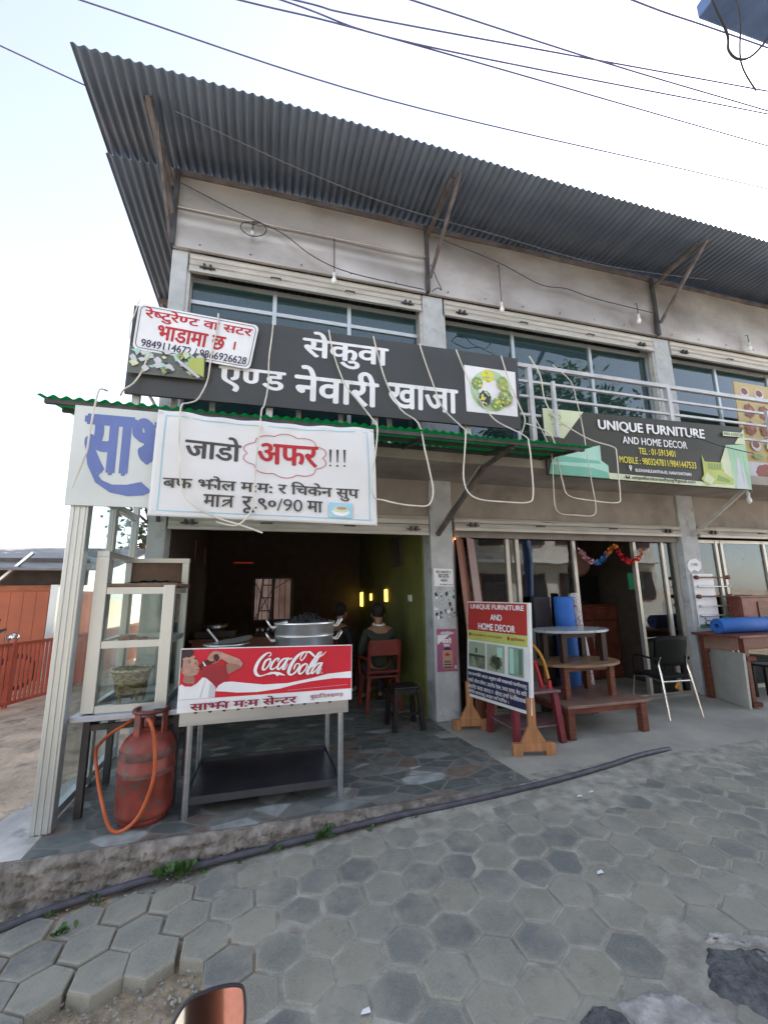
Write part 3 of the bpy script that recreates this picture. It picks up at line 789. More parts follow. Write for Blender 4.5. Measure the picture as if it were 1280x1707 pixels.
# --- rent notice tied over it
t = thing("rent_notice", "white rounded notice with red lettering and phone numbers tied over the dark signboard", "sign", (-.6, 4.07, 3.5))
P, W_, H_ = quadP((-1.214, 4.06, 4.215), (-.128, 4.07, 4.172), (-.199, 4.075, 3.685), (-1.236, 4.065, 3.747))
def rounded(P_, W, H, r, root, m, depth):
    pts = []
    for cx, cy, a0 in ((1, 1, 0), (0, 1, 90), (0, 0, 180), (1, 0, 270)):
        for k in range(7):
            a = rad(a0 + 15 * k); pts.append(((1 - r / W if cx else r / W) + r / W * math.cos(a), (1 - r / H if cy else r / H) + r / H * math.sin(a)))
    mb = MB(); n_ = len(pts)
    mb.add([P_(u, v, 0) for u, v in pts] + [P_(u, v, -depth) for u, v in pts], [tuple(range(n_)), tuple(range(2 * n_ - 1, n_ - 1, -1))] + [(i, i + n_, (i + 1) % n_ + n_, (i + 1) % n_) for i in range(n_)])
    mb.build("board", m, root)
rounded(P, W_, H_, .05, t, white, .006)
bd = Board(P, W_, H_, t)
bd.frame(.02, .045, .006, K_navy, rnd=.045)
bd.text('रे<षटु'.replace('<षटु', '<षटु') + 'रे<णट वा सटर', (.06, .655, .95, .95), K_red, .03)
bd.text('भाडामा छ', (.18, .30, .74, .6), K_red, .03); bd.rect(.818, .36, .834, .54, K_red, 'lettering')
bd.text('9849114672 / 9866926628', (.065, .08, .955, .24), K_navy, .012)
bd.finish()

# --- white board with blue lettering under the awning's end
t = thing("blue_letter_sign", "pale signboard with big blue letters and swoosh, half hidden by the winter offer banner", "sign", (-.9, 3.56, 2.1))
P, W_, H_ = quadP((-1.41, 3.53, 2.93), (-.52, 3.53, 2.93), (-.52, 3.53, 2.16), (-1.40, 3.53, 2.16))
slab_board(t, P, M('milky_board', (.6, .64, .62, 1), .5, 0, .05, 2), .02)
bd = Board(P, W_, H_, t)
k = .178 / .92 / .178
bd.text('सा', (.10, .32, .46, .90), K_blue, .05)
bd.text('भ', (.47, .32, .79, .90), K_blue, .05)
bd.poly([(.11, .56), (.135, .40), (.205, .23), (.32, .135), (.46, .105), (.57, .12), (.62, .15), (.622, .18), (.55, .255), (.44, .22), (.33, .215), (.25, .255), (.2, .34), (.175, .46), (.165, .54)], K_blue, 'lettering')
bd.finish()

# --- winter offer banner, a cloth with soft folds
t = thing("offer_banner", "white cloth banner with grey lettering and red cloud hanging from the awning edge", "banner", (.04, 3.5, 2.08))
c_TL, c_TR, c_BR, c_BL = Vector((-.838, 3.495, 2.945)), Vector((.908, 3.495, 2.95)), Vector((.928, 3.495, 2.068)), Vector((-.848, 3.495, 2.095))
def Pb(u, v, d):
    p = (c_BL * (1 - u) + c_BR * u) * (1 - v) + (c_TL * (1 - u) + c_TR * u) * v
    sag = -.035 * math.sin(math.pi * u) * max(0, v - .55) / .45
    rip = .011 * math.sin(u * 17 + v * 3) * (.35 + v) + .007 * math.sin(u * 31 - v * 5) * v * v + .012 * math.sin((u + v) * 7)
    edge = .012 * math.exp(-((v - 1) / .05) ** 2) * math.sin(u * 40)
    return (p.x, p.y + rip * .6 + edge - d, p.z + sag)
mb = MB(); mb.smooth = True; nx, nz = 80, 40
mb.add([Pb(i / nx, j / nz, 0) for j in range(nz + 1) for i in range(nx + 1)], [(j * (nx + 1) + i, j * (nx + 1) + i + 1, (j + 1) * (nx + 1) + i + 1, (j + 1) * (nx + 1) + i) for j in range(nz) for i in range(nx)])
ob = mb.build("cloth", M('banner_cloth', (.68, .69, .70, 1), .6, 0, .03, 3), t, fix=False)
sd = ob.modifiers.new("thickness", 'SOLIDIFY'); sd.thickness = .002; sd.offset = 1
bd = Board(Pb, 1.75, .86, t); bd.lay = 6
bd.frame(.035, .05, .008, K_lblue)
bd.text('जाडो', (.128, .55, .359, .80), K_grey, .03)
bd.text('अफर', (.437, .545, .712, .765), K_red, .03)
for k in range(3):
    u = .775 + .034 * k
    bd.poly([(u - .006, .745), (u + .006, .745), (u + .002, .61), (u - .003, .61)], K_grey, 'lettering'); bd.disc(u - .001, .575, .005, .010, K_grey, 'lettering', 10)
cl = []
for k in range(10):
    a0, a1 = 2 * math.pi * k / 10, 2 * math.pi * (k + 1) / 10
    for i in range(6):
        a = a0 + (a1 - a0) * i / 6; r_ = 1 + .13 * math.sin(math.pi * i / 6)
        cl.append((.563 + .175 * r_ * math.cos(a), .648 + .205 * r_ * math.sin(a), .0028))
bd.stroke(cl, K_red, closed=True, sub=2)
bd.text('बफ @ोल म:म: र िचकेन सुप', (.049, .225, .911, .385), K_grey, .022)
bd.text('मा', (.217, .105, .285, .215), K_grey, .022)
bd.poly([(.283, .201), (.342, .201), (.342, .215), (.283, .215)], K_grey, 'lettering'); bd.poly([(.326, .202), (.335, .202), (.335, .105), (.326, .105)], K_grey, 'lettering')
bd.poly([(.298, .175), (.327, .18), (.327, .166), (.306, .162), (.302, .148), (.294, .15)], K_grey, 'lettering'); bd.poly([(.326, .168), (.326, .15), (.296, .108), (.291, .118)], K_grey, 'lettering')
bd.text('रू', (.377, .06, .43, .215), K_grey, .022); bd.disc(.437, .115, .005, .01, K_grey, 'lettering', 8)
bd.text('९०', (.447, .10, .522, .205), K_grey, .03); bd.text('/90', (.528, .095, .642, .21), K_grey, .0); bd.text('मा', (.665, .10, .735, .205), K_grey, .022)
bd.rect(.766, .06, .877, .205, K_lblue, n=6)
for a_ in ((.822, .115, .042, .04, white), (.822, .14, .036, .03, K_cream), (.825, .15, .024, .016, K_tan)): bd.lay += 5; bd.disc(*a_, wob=.05)
bd.finish()
e = MB()
for u, v in ((.012, .965), (.988, .965), (.02, .04), (.975, .05)):
    p = Pb(u, v, .004); e.lathe([(.012, 0), (.012, .004), (.005, .005)], p, 14, 'Y')
e.build("eyelet", darksteel, t)

# --- furniture shop board
t = thing("furniture_sign", "dark olive furniture signboard with curtain and cushion pictures tied to the railing", "sign", (4.7, 4.1, 2.8))
P, W_, H_ = quadP((3.2, 4.165, 3.69), (6.31, 4.03, 3.682), (6.27, 4.03, 2.79), (3.2, 4.165, 2.85))
slab_board(t, P, K_olive, .03)
bd = Board(P, W_, H_, t)
bd.poly([(.0, 1), (.185, 1), (.084, .56), (0, .58)], K_cream)
bd.stroke([(.04, .86, .006), (.055, .93, .006), (.075, .9, .006), (.07, .84, .006), (.05, .84, .006)], K_leaf); bd.stroke([(.03, .93, .004), (.035, .82, .004)], K_leaf); bd.stroke([(.022, .9, .004), (.042, .87, .004)], K_leaf)
bd.rect(.035, .755, .085, .772, K_leaf2); bd.rect(.045, .72, .07, .73, K_leaf2)
bd.poly([(.005, .01), (.275, .01), (.275, .2), (.245, .27), (.245, .5), (.08, .36), (.043, .3), (.014, .155)], K_teal2)
bd.poly([(.005, .01), (.273, .01), (.27, .1), (.2, .15), (.014, .155)], K_teal); bd.poly([(.03, .2), (.24, .22), (.235, .26), (.05, .3)], K_teal)
bd.poly([(.275, .095), (.732, .07), (.785, .003), (.275, .003)], K_cream)
bd.poly([(.938, .716), (.998, .97), (.998, .717)], K_cream)
bd.poly([(.846, .404), (.888, .683), (.998, .717), (.998, .004), (.75, .004), (.86, .2)], K_cream)
bd.poly([(.888, .683), (.998, .717), (.999, .006), (.905, .006), (.912, .2), (.9, .45)], K_mint)
bd.poly([(.942, .55), (.97, .31), (.981, .01), (.915, .01)], K_pale)
for k in range(4): bd.stroke([(.9 + .025 * k, .66, .004), (.905 + .025 * k, .4, .006), (.903 + .03 * k, .08, .004)], K_teal2)
bd.poly([(.747, .49), (.759, .387), (.851, .39), (.851, .254), (.904, .143), (.9, .052), (.807, .051), (.755, .013), (.729, .112), (.746, .175)], K_lime)
bd.poly([(.763, .223), (.8, .125), (.781, .032), (.743, .085)], K_cream); bd.poly([(.77, .36), (.84, .36), (.84, .28), (.79, .26)], K_leaf2); bd.poly([(.82, .2), (.88, .13), (.88, .08), (.81, .1)], K_leaf)
for k in range(5): bd.rect(.775 + .015 * k, .27, .781 + .015 * k, .37, K_leaf)
bd.text('UNIQUE FURNITURE', (.246, .725, .774, .895), white, .035, slant=-.0)
bd.text('AND HOME DECOR', (.354, .56, .674, .67), white, .02)
bd.text('TEL : 01-5913401', (.426, .415, .607, .512), K_yel, .012)
bd.text('MOBILE : 9803247811/9841447533', (.328, .258, .708, .358), K_yel, .010)
bd.text('BUDHANILKANTHA-03, NARAYANTHAN', (.399, .132, .676, .186), white, .025)
bd.text('uniquefurnitureudhyog@gmail.com', (.379, .012, .692, .078), K_black, .02)
bd.disc(.376, .205, .0075, .026, white, n=14); bd.poly([(.369, .2), (.383, .2), (.376, .135)], white); bd.disc(.376, .207, .003, .011, K_olive, n=10)
bd.rect(.347, .025, .367, .072, K_black); bd.poly([(.349, .068), (.365, .068), (.357, .046)], K_cream)
bd.poly([(.876, .894), (.994, .9), (.993, .827), (.874, .822)], K_cream); bd.text('PAN: 610593207', (.882, .836, .989, .884), K_black, .02)
bd.finish()

# --- menu board with dishes on the balcony
t = thing("menu_board", "yellow board with pictures of dishes standing behind the balcony railing", "sign", (8.2, 4.6, 3.1))
P, W_, H_ = quadP((7.18, 4.6, 4.78), (9.2, 4.6, 4.75), (9.2, 4.6, 3.08), (7.13, 4.6, 3.1))
slab_board(t, P, M('menu_yellow', (.47, .36, .15, 1), .5, 0, .06, 2), .02)
bd = Board(P, W_, H_, t)
bd.rect(0, 0, 1, .2, K_pale); bd.disc(.2, .1, .11, .085, flat('print_sauce', (.25, .05, .03, 1)), wob=.06)
K_meat = M('print_meat', (.22, .06, .03, 1), .5, 0, .5, 50)
for j, v in enumerate((.9, .71, .53, .36)):
    for i in range(6):
        u = .1 + .16 * i + .02 * (j % 2)
        if j in (0, 3): bd.disc(u, v, .05, .055, K_pale); bd.disc(u, v + .01, .036, .035, K_meat, wob=.15)
        else: bd.disc(u, v, .056, .07, K_meat, wob=.2); bd.disc(u + .015, v + .012, .02, .03, flat('print_chilli', (.4, .12, .06, 1)), wob=.3)
for i in range(5): bd.disc(.12 + .18 * i, .25, .05, .025, K_leaf, wob=.25)
bd.finish()

# --- board leaning on the food cart
t = thing("drinks_board", "red and white cola advertising board with a drinking man, leaning on the steel cart", "sign", (.07, 3.39, .69))
P, W_, H_ = quadP((-.535, 3.405, 1.135), (.69, 3.405, 1.108), (.683, 3.385, .712), (-.53, 3.385, .712))
slab_board(t, P, white, .014)
bd = Board(P, W_, H_, t)
bd.rect(.004, .2, .996, .985, K_signred)
bd.poly([(.197, .314), (.214, .39), (.243, .439), (.287, .44), (.358, .407), (.467, .362), (.605, .361), (.748, .422), (.846, .484), (.996, .511), (.996, .389), (.886, .401), (.748, .371), (.653, .331), (.559, .277), (.431, .245), (.315, .258), (.254, .285), (.202, .3)], white)
bd.poly([(.115, .683), (.251, .74), (.266, .539), (.267, .445), (.227, .432), (.197, .367), (.144, .52), (.111, .562)], K_dkred)
bd.poly([(.004, .409), (.016, .448), (.033, .404), (.068, .398), (.097, .444), (.126, .532), (.144, .52), (.175, .441), (.199, .362), (.196, .204), (.004, .204)], white)
bd.poly([(.14, .502), (.144, .497), (.124, .217), (.113, .219)], K_pale); bd.poly([(.168, .44), (.196, .37), (.194, .21), (.16, .21)], K_pale)
bd.poly([(.013, .849), (.033, .865), (.048, .851), (.068, .889), (.076, .874), (.09, .807), (.103, .759), (.094, .714), (.107, .675), (.096, .583), (.075, .568), (.085, .511), (.08, .447), (.05, .442), (.023, .484), (.028, .575), (.013, .623), (.006, .66), (.006, .698), (.018, .696)], K_skin)
bd.poly([(.03, .57), (.075, .568), (.085, .511), (.08, .47), (.05, .46), (.026, .49)], K_skin2)
bd.poly([(.005, .982), (.061, .982), (.072, .94), (.063, .88), (.048, .854), (.033, .865), (.013, .844), (.017, .789), (.012, .697), (.005, .689)], K_hair)
bd.poly([(.006, .698), (.021, .686), (.019, .622), (.008, .642)], K_skin2); bd.poly([(.017, .484), (.035, .454), (.08, .447), (.108, .544), (.114, .525), (.097, .444), (.068, .398), (.033, .408), (.012, .449)], K_red)
bd.poly([(.041, .804), (.057, .825), (.059, .816), (.043, .79)], K_hair); bd.poly([(.046, .776), (.058, .79), (.059, .778), (.048, .761)], K_hair); bd.poly([(.072, .842), (.082, .85), (.086, .822), (.078, .82)], K_hair)
bd.poly([(.09, .677), (.104, .66), (.095, .648)], K_dred); bd.poly([(.082, .80), (.092, .76), (.09, .74), (.076, .745)], K_skin2)
bd.poly([(.179, .947), (.194, .955), (.222, .928), (.275, .865), (.322, .807), (.343, .733), (.333, .663), (.265, .563), (.255, .626), (.251, .721), (.264, .743), (.235, .799), (.22, .82), (.202, .765), (.178, .74), (.165, .779), (.145, .829), (.158, .902)], K_skin)
bd.poly([(.264, .743), (.3, .73), (.33, .70), (.333, .663), (.265, .563), (.255, .626), (.251, .721)], K_skin2)
bd.poly([(.106, .712), (.12, .775), (.141, .81), (.178, .778), (.179, .89), (.201, .902), (.213, .839), (.205, .784), (.181, .758), (.142, .721), (.118, .71), (.113, .65), (.108, .665)], K_cola)
bd.poly([(.12, .775), (.126, .784), (.142, .717), (.133, .708)], white)
for j in range(3): bd.stroke([(.168 + .008 * j, .86 - .03 * j, .003), (.18 + .006 * j, .83 - .03 * j, .003)], K_skin2)
LOGO = {'C': [(.492, .838, .0028), (.501, .854, .0032), (.501, .888, .0028), (.486, .896, .004), (.462, .853, .0076), (.436, .771, .0092), (.42, .677, .0104), (.415, .599, .01), (.425, .536, .0092), (.446, .51, .0044), (.475, .528, .0036), (.505, .558, .0048)],
 'o': [(.5, .792, .0044), (.475, .766, .0068), (.461, .683, .0072), (.458, .621, .0068), (.473, .619, .0044), (.493, .69, .0048), (.502, .769, .0048), (.492, .798, .004)], 'o2': [(.496, .741, .0028), (.51, .728, .0028), (.521, .749, .0028)],
 'c': [(.542, .747, .0036), (.55, .786, .0052), (.534, .788, .0052), (.516, .733, .0068), (.503, .655, .0072), (.507, .615, .006), (.524, .624, .004), (.543, .672, .0024)],
 'a': [(.598, .786, .004), (.577, .782, .0056), (.554, .717, .0068), (.543, .638, .0072), (.551, .608, .0052), (.573, .668, .0044), (.596, .769, .0048)], 'a2': [(.604, .797, .0052), (.587, .689, .0068), (.574, .617, .0064), (.585, .609, .004), (.604, .693, .002)],
 'hy': [(.611, .773, .0048), (.625, .788, .0048)], 'C2': [(.682, .747, .0036), (.676, .776, .0036), (.686, .839, .004), (.705, .895, .0036), (.713, .859, .0044), (.698, .78, .004), (.684, .741, .0032)],
 'C2b': [(.713, .889, .0028), (.693, .891, .0044), (.662, .83, .0088), (.631, .718, .0104), (.613, .606, .0112), (.609, .537, .0092), (.625, .506, .0052), (.652, .554, .006), (.673, .655, .0052), (.667, .691, .0036), (.651, .681, .004), (.644, .636, .0056), (.638, .591, .0024)],
 'o3': [(.714, .685, .0044), (.691, .659, .0068), (.673, .586, .0076), (.672, .522, .0068), (.687, .52, .0044), (.709, .587, .0048), (.72, .661, .0048), (.706, .691, .004)], 'o4': [(.712, .638, .0024), (.726, .625, .0024), (.738, .647, .0024)],
 'l': [(.713, .889, .004), (.733, .886, .0068), (.755, .831, .0068), (.77, .795, .0044), (.79, .798, .004), (.814, .831, .0036), (.834, .888, .0012)],
 'l2': [(.777, .841, .0036), (.793, .88, .0036), (.806, .873, .0032), (.79, .804, .0052), (.762, .678, .0088), (.734, .612, .008), (.717, .533, .0076), (.727, .503, .0048), (.751, .552, .0028)],
 'l3': [(.797, .885, .004), (.778, .82, .0065), (.75, .71, .0085), (.728, .59, .0085), (.722, .53, .007)],
 'a3': [(.806, .685, .004), (.786, .681, .0056), (.762, .62, .0068), (.747, .546, .0072), (.751, .511, .0056), (.775, .572, .0044), (.8, .662, .0048)], 'a4': [(.81, .69, .0052), (.795, .592, .0068), (.779, .519, .0064), (.791, .511, .004), (.807, .591, .002)]}
for pts in LOGO.values(): bd.stroke([(u, v, h * 1.12) for u, v, h in pts], white)
bd.poly([(.475, .528), (.505, .569), (.532, .571), (.559, .556), (.578, .525), (.59, .497), (.567, .509), (.552, .514), (.543, .49), (.534, .52), (.521, .536), (.494, .525)], white, 'lettering')
bd.stroke([(.809 + .005 * math.cos(a), .514 + .014 * math.sin(a), .0008) for a in (0, 1.05, 2.1, 3.14, 4.19, 5.24)], white, closed=True, sub=3)
bd.text('सा@ा म:म से<नटर', (.072, .03, .659, .175), K_dred, .035)
bd.text('बुढािनलक<णठ', (.74, .055, .942, .16), K_dred, .02)
for k in range(40): bd.rect(.606 + .009 * k, .243 + .0011 * k, .612 + .009 * k, .249 + .0011 * k, K_pale, 'lettering')
bd.finish()

# --- standing board in front of the furniture shop
t = thing("standing_board", "free-standing red, lime and navy furniture board on two wooden feet", "sign", (2.36, 4.2, 0))
a_, b_ = Vector((2.345, 4.70, 0)), Vector((2.50, 3.765, 0))
P, W_, H_ = quadP((2.335, 4.69, 1.39), (2.545, 3.775, 1.385), (2.485, 3.775, .345), (2.275, 4.69, .35))
slab_board(t, P, whitep, .035)
bd = Board(P, W_, H_, t)
bd.rect(.012, .693, .97, .99, flat('print_board_red', (.36, .03, .025, 1))); bd.rect(.012, .59, .97, .692, K_lime); bd.rect(.012, .03, .97, .282, K_navy)
bd.text('UNIQUE FURNITURE', (.065, .915, .93, .972), white, .03); bd.text('AND', (.42, .815, .6, .872), white, .03); bd.text('HOME DECOR', (.21, .71, .80, .775), white, .03)
bd.disc(.06, .648, .022, .02, K_red); bd.text('९८४१४४७५३३, ०१५९१३४०१', (.1, .632, .6, .66), K_red, .02); bd.disc(.70, .65, .018, .02, K_red); bd.text('बुढािनलक<णठ', (.735, .628, .94, .668), K_red, .02)
K_ph1 = M('print_room', (.16, .19, .13, 1), .5, 0, .6, 9); K_ph2 = M('print_wardrobe', (.2, .3, .23, 1), .5, 0, .15, 4)
for i, (u0, u1) in enumerate(((.04, .325), (.36, .637), (.7, .912))):
    bd.rect(u0, .31, u1, .572, (flat('print_room_wall', (.3, .36, .26, 1)), flat('print_room_wall', (.3, .36, .26, 1)), K_ph2)[i])
    if i == 0: bd.rect(u0, .31, u1, .42, K_ph1); bd.rect(u0, .42, u1, .445, K_olive); bd.rect(u0 + .12, .46, u0 + .15, .51, K_olive)
    if i == 1: bd.disc(u0 + .14, .4, .1, .07, K_ph1, wob=.25, n=30); bd.rect(u0 + .17, .46, u0 + .25, .55, K_teal2); bd.disc(u0 + .13, .42, .06, .04, K_olive, wob=.3, n=24)
    if i == 2: bd.rect(u0 + .02, .33, u0 + .08, .56, K_teal2); bd.rect(u0 + .15, .33, u0 + .2, .56, flat('print_shade_green', (.1, .17, .13, 1)))
for s_, bx in (('यस क<मपनीले अर्डर अनुसार सबै प्रकारको फर्नीचरहरु', (.035, .212, .955, .262)), ('जस्तै: सोफा कीचन, डाइनीङ टेबल, पलङ दराज, बेड आिद', (.035, .150, .955, .2)), ('कार्पेट पर्दा काप<ड र  बोरड तथा फ्रिशाकका', (.035, .09, .955, .14)), ('विविध सामानहरु अर्डर गरि गरिनेछ ।', (.035, .035, .70, .082))):
    bd.text(s_.replace('्', ''), bx, white, .02)
bd.finish()
for (cx, cy) in ((2.29, 4.67), (2.495, 3.80)):
    mb = MB(Matrix.Translation((cx, cy, 0)) @ Matrix.Rotation(rad(-12), 4, 'Z'))
    mb.box(-.035, -.022, .09, .035, .022, .5)
    mb.box(-.2, -.03, .035, .2, .03, .105, .004).box(-.2, -.03, 0, -.11, .03, .036).box(.11, -.03, 0, .2, .03, .036)
    mb.prism([(-.12, .106), (.12, .106), (.036, .25), (-.036, .25)], 'Y', -.018, .018)
    mb.build("foot", woodlight, t)

# --- papers on the pillars
t = thing("paper_notice", "small white paper notice pasted high on the grey pillar between the shops", "notice", (2.14, 4.995, 1.57))
P, W_, H_ = quadP((2.045, 4.996, 1.795), (2.305, 4.996, 1.785), (2.305, 4.996, 1.57), (2.05, 4.996, 1.575))
slab_board(t, P, white, .003, 'paper'); bd = Board(P, W_, H_, t)
bd.text('चाउ बनाउने र', (.1, .72, .9, .94), K_black, .02); bd.text('चना स<टाफ'.replace('<', ''), (.22, .46, .78, .68), K_black, .02); bd.text('चािहयो', (.33, .24, .68, .43), K_black, .02); bd.text('मो. 9849114672', (.28, .06, .97, .15), K_black, .02)
bd.finish()
t = thing("poster", "pink energy drink poster with a tall can pasted low on the grey pillar", "poster", (2.17, 4.995, .55))
P, W_, H_ = quadP((2.06, 4.996, 1.06), (2.315, 4.996, 1.055), (2.315, 4.996, .56), (2.05, 4.996, .565))
slab_board(t, P, K_pink, .003, 'paper'); bd = Board(P, W_, H_, t)
bd.poly([(0, .0), (.3, .0), (.3, .6), (0, .6)], K_pink2); bd.poly([(.02, .86), (.64, .86), (.02, .63)], white); bd.disc(.5, .9, .36, .04, K_pale, wob=.2)
bd.text('अंजनी', (.25, .66, .72, .80), white, .06); bd.text('पावर', (.32, .575, .64, .64), white, .04)
bd.rect(.26, .07, .75, .5, K_tan); bd.poly([(.3, .5), (.71, .5), (.62, .57), (.4, .57)], K_navy); bd.rect(.3, .085, .72, .115, K_navy); bd.rect(.32, .15, .7, .175, K_navy)
bd.disc(.5, .4, .08, .045, K_red); bd.poly([(.3, .41), (.42, .37), (.42, .4)], K_dred); bd.poly([(.7, .41), (.58, .37), (.58, .4)], K_dred); bd.text('MAX', (.36, .2, .66, .26), K_navy, .04)
bd.rect(.84, .06, .95, .14, K_pale)
bd.finish()
t = thing("torn_paper", "torn white paper scrap pasted on the pillar beside the curtain rods", "paper", (6.27, 4.99, 1.8))
mb = MB(); mb.prism([(6.14, 1.86), (6.2, 1.93), (6.32, 1.95), (6.41, 1.9), (6.4, 1.8), (6.34, 1.75), (6.26, 1.78), (6.19, 1.74), (6.15, 1.79)], 'Y', 4.988, 4.996); mb.build("paper", white, t)
P, W_, H_ = quadP((6.14, 4.988, 1.95), (6.41, 4.988, 1.95), (6.41, 4.988, 1.75), (6.14, 4.988, 1.75))
bd = Board(P, W_, H_, t); bd.text('12 MG', (.3, .45, .75, .65), K_grey, .02); bd.finish()
# scraps and peeled glue on the middle pillar
mb = MB()
for k in range(46):
    x = 2.05 + .26 * random.random(); z = 1.18 + .36 * random.random(); r_ = .006 + .018 * random.random() ** 2; a0 = random.random() * 6
    mb.mat(random.choice((white, whitep, K_dark, K_dark, K_grey)))
    mb.prism([(x + r_ * (.6 + .6 * random.random()) * math.cos(a0 + i), z + 1.3 * r_ * (.6 + .6 * random.random()) * math.sin(a0 + i)) for i in range(6)], 'Y', 4.9975 - .002 * random.random(), 4.9995)
mb.build("paper_scraps", None, bld)
# ------------------------------------------------------------------ cables, bulbs, wires
CABLES = [
 ('thin white cord hanging down over the rounded rent notice', [(-1.206, 4.03, 4.23), (-1.23, 4.02, 4.073), (-1.257, 4.02, 3.953), (-1.25, 4.03, 3.82)]),
 ('white cable curving off the lower corner of the dark signboard below the rent notice', [(-1.094, 4.05, 3.721), (-1.117, 4.06, 3.6), (-1.15, 4.07, 3.502), (-1.196, 4.06, 3.4), (-1.262, 4.05, 3.327), (-1.3, 4.1, 3.29)]),
 ('thin white cord dangling in front of the big blue letters', [(-1.235, 3.6, 3.1), (-1.24, 3.47, 3.05), (-1.247, 3.45, 2.974), (-1.257, 3.45, 2.871), (-1.262, 3.45, 2.766), (-1.267, 3.45, 2.657), (-1.271, 3.45, 2.546), (-1.302, 3.45, 2.402), (-1.336, 3.45, 2.266)]),
 ('white cable kinked over the awning whose end dangles below the offer banner', [(-.517, 4.06, 4.23), (-.518, 4.05, 4.05), (-.548, 4.05, 3.852), (-.563, 4.06, 3.661), (-.578, 4.06, 3.496), (-.604, 3.8, 3.2), (-.641, 3.62, 3.075), (-.655, 3.6, 3.06), (-.67, 3.48, 2.988), (-.669, 3.45, 2.855), (-.659, 3.445, 2.658), (-.622, 3.44, 2.325), (-.539, 3.45, 2.188), (-.362, 3.46, 2.09), (-.185, 3.46, 2.037), (-.014, 3.46, 1.978)]),
 ('white cable falling across the red cloud of the offer banner and hooking under it', [(.008, 4.06, 4.235), (-.001, 4.05, 4.061), (-.021, 4.06, 3.81), (-.018, 4.06, 3.544), (-.043, 3.78, 3.2), (-.063, 3.62, 3.07), (-.069, 3.45, 2.811), (-.083, 3.44, 2.579), (-.09, 3.44, 2.354), (-.097, 3.45, 2.183), (-.143, 3.46, 2.09), (-.196, 3.46, 2.041), (-.251, 3.46, 2.03), (-.36, 3.46, 2.055)]),
 ('white cable loop hanging beside the end of the offer banner', [(.574, 4.06, 4.233), (.627, 4.06, 3.964), (.749, 4.06, 3.641), (.905, 4.05, 3.441), (.942, 3.7, 3.13), (.935, 3.48, 2.96), (.905, 3.44, 2.7), (.87, 3.44, 2.485), (.886, 3.45, 2.313), (.982, 3.46, 2.286), (1.117, 3.46, 2.26), (1.254, 3.46, 2.25), (1.39, 3.46, 2.261), (1.44, 3.46, 2.383), (1.413, 3.46, 2.576), (1.373, 3.46, 2.771), (1.389, 3.65, 3.11), (1.329, 3.99, 3.392), (1.204, 4.06, 3.698), (1.121, 4.06, 3.967), (1.057, 4.06, 4.242)]),
 ('wide white cable loop hanging from the awning below the plate picture', [(1.589, 4.06, 4.236), (1.644, 4.06, 4.042), (1.724, 4.06, 3.8), (1.794, 4.06, 3.595), (1.858, 4.03, 3.442), (1.874, 3.68, 3.12), (1.805, 3.49, 2.99), (1.765, 3.46, 2.744), (1.745, 3.46, 2.541), (1.783, 3.46, 2.401), (1.901, 3.46, 2.336), (2.149, 3.46, 2.324), (2.407, 3.46, 2.33), (2.47, 3.46, 2.406), (2.478, 3.46, 2.676), (2.476, 3.47, 2.921), (2.522, 3.6, 3.065), (2.411, 3.9, 3.325), (2.389, 4.06, 3.517), (2.268, 4.06, 3.686), (2.133, 4.06, 3.964), (2.035, 4.06, 4.23)]),
 ('square white cable loop hanging over the cushion picture of the furniture sign', [(2.956, 4.0, 4.25), (3.046, 3.95, 3.99), (3.078, 3.95, 3.692), (3.199, 3.95, 3.482), (3.47, 3.95, 3.323), (3.712, 3.95, 3.233), (3.986, 3.95, 3.181), (4.019, 3.95, 3.101), (4.008, 3.95, 2.811), (3.998, 3.95, 2.592), (3.946, 3.95, 2.497), (3.578, 3.95, 2.508), (3.28, 3.95, 2.55), (3.218, 3.95, 2.71), (3.182, 3.95, 2.937), (3.169, 3.95, 3.115), (3.119, 3.95, 3.255), (2.982, 3.95, 3.322), (2.872, 4.05, 3.412)]),
 ('longest thin cable loop hanging lowest below the furniture sign', [(3.352, 4.1, 4.25), (3.424, 3.9, 3.937), (3.474, 3.9, 3.715), (3.511, 3.9, 3.493), (3.534, 3.9, 3.237), (3.556, 3.9, 2.841), (3.589, 3.9, 2.457), (3.544, 3.9, 2.324), (3.312, 3.9, 2.319), (3.118, 3.9, 2.329), (3.05, 3.9, 2.417), (3.057, 3.9, 2.705), (3.057, 3.9, 3.053), (3.0, 4.05, 3.5)]),
 ('short thin cable crossing the plate picture of the dark signboard', [(2.614, 4.06, 4.24), (2.708, 4.06, 3.889), (2.824, 4.06, 3.601), (2.871, 4.06, 3.457), (2.839, 4.1, 3.307)]),
]
for i, (lab, pts) in enumerate(CABLES):
    mb = MB(); mb.tube(pts, .0075 if i not in (0, 8) else .005, 6, smooth_path=4)
    tag(mb.build("cable", wirew), lab, "cable", "white cables drooping over the shop signs")
BULBS = [(-.286, 6.15, 5.90, 0, 'bare lamp holder without bulb on looped wire near the building corner'), (.75, 6.15, 5.53, 1, 'glass bulb hanging from a straight wire over the first upper window'),
         (3.21, 6.3, 5.56, 1, 'glass bulb hanging from a straight wire over the second upper window'), (5.74, 6.13, 5.82, 1, 'small bulb high on the metal panel beside the second pillar'), (8.17, 5.95, 5.70, 1, 'glass bulb hanging over the yellow menu board')]
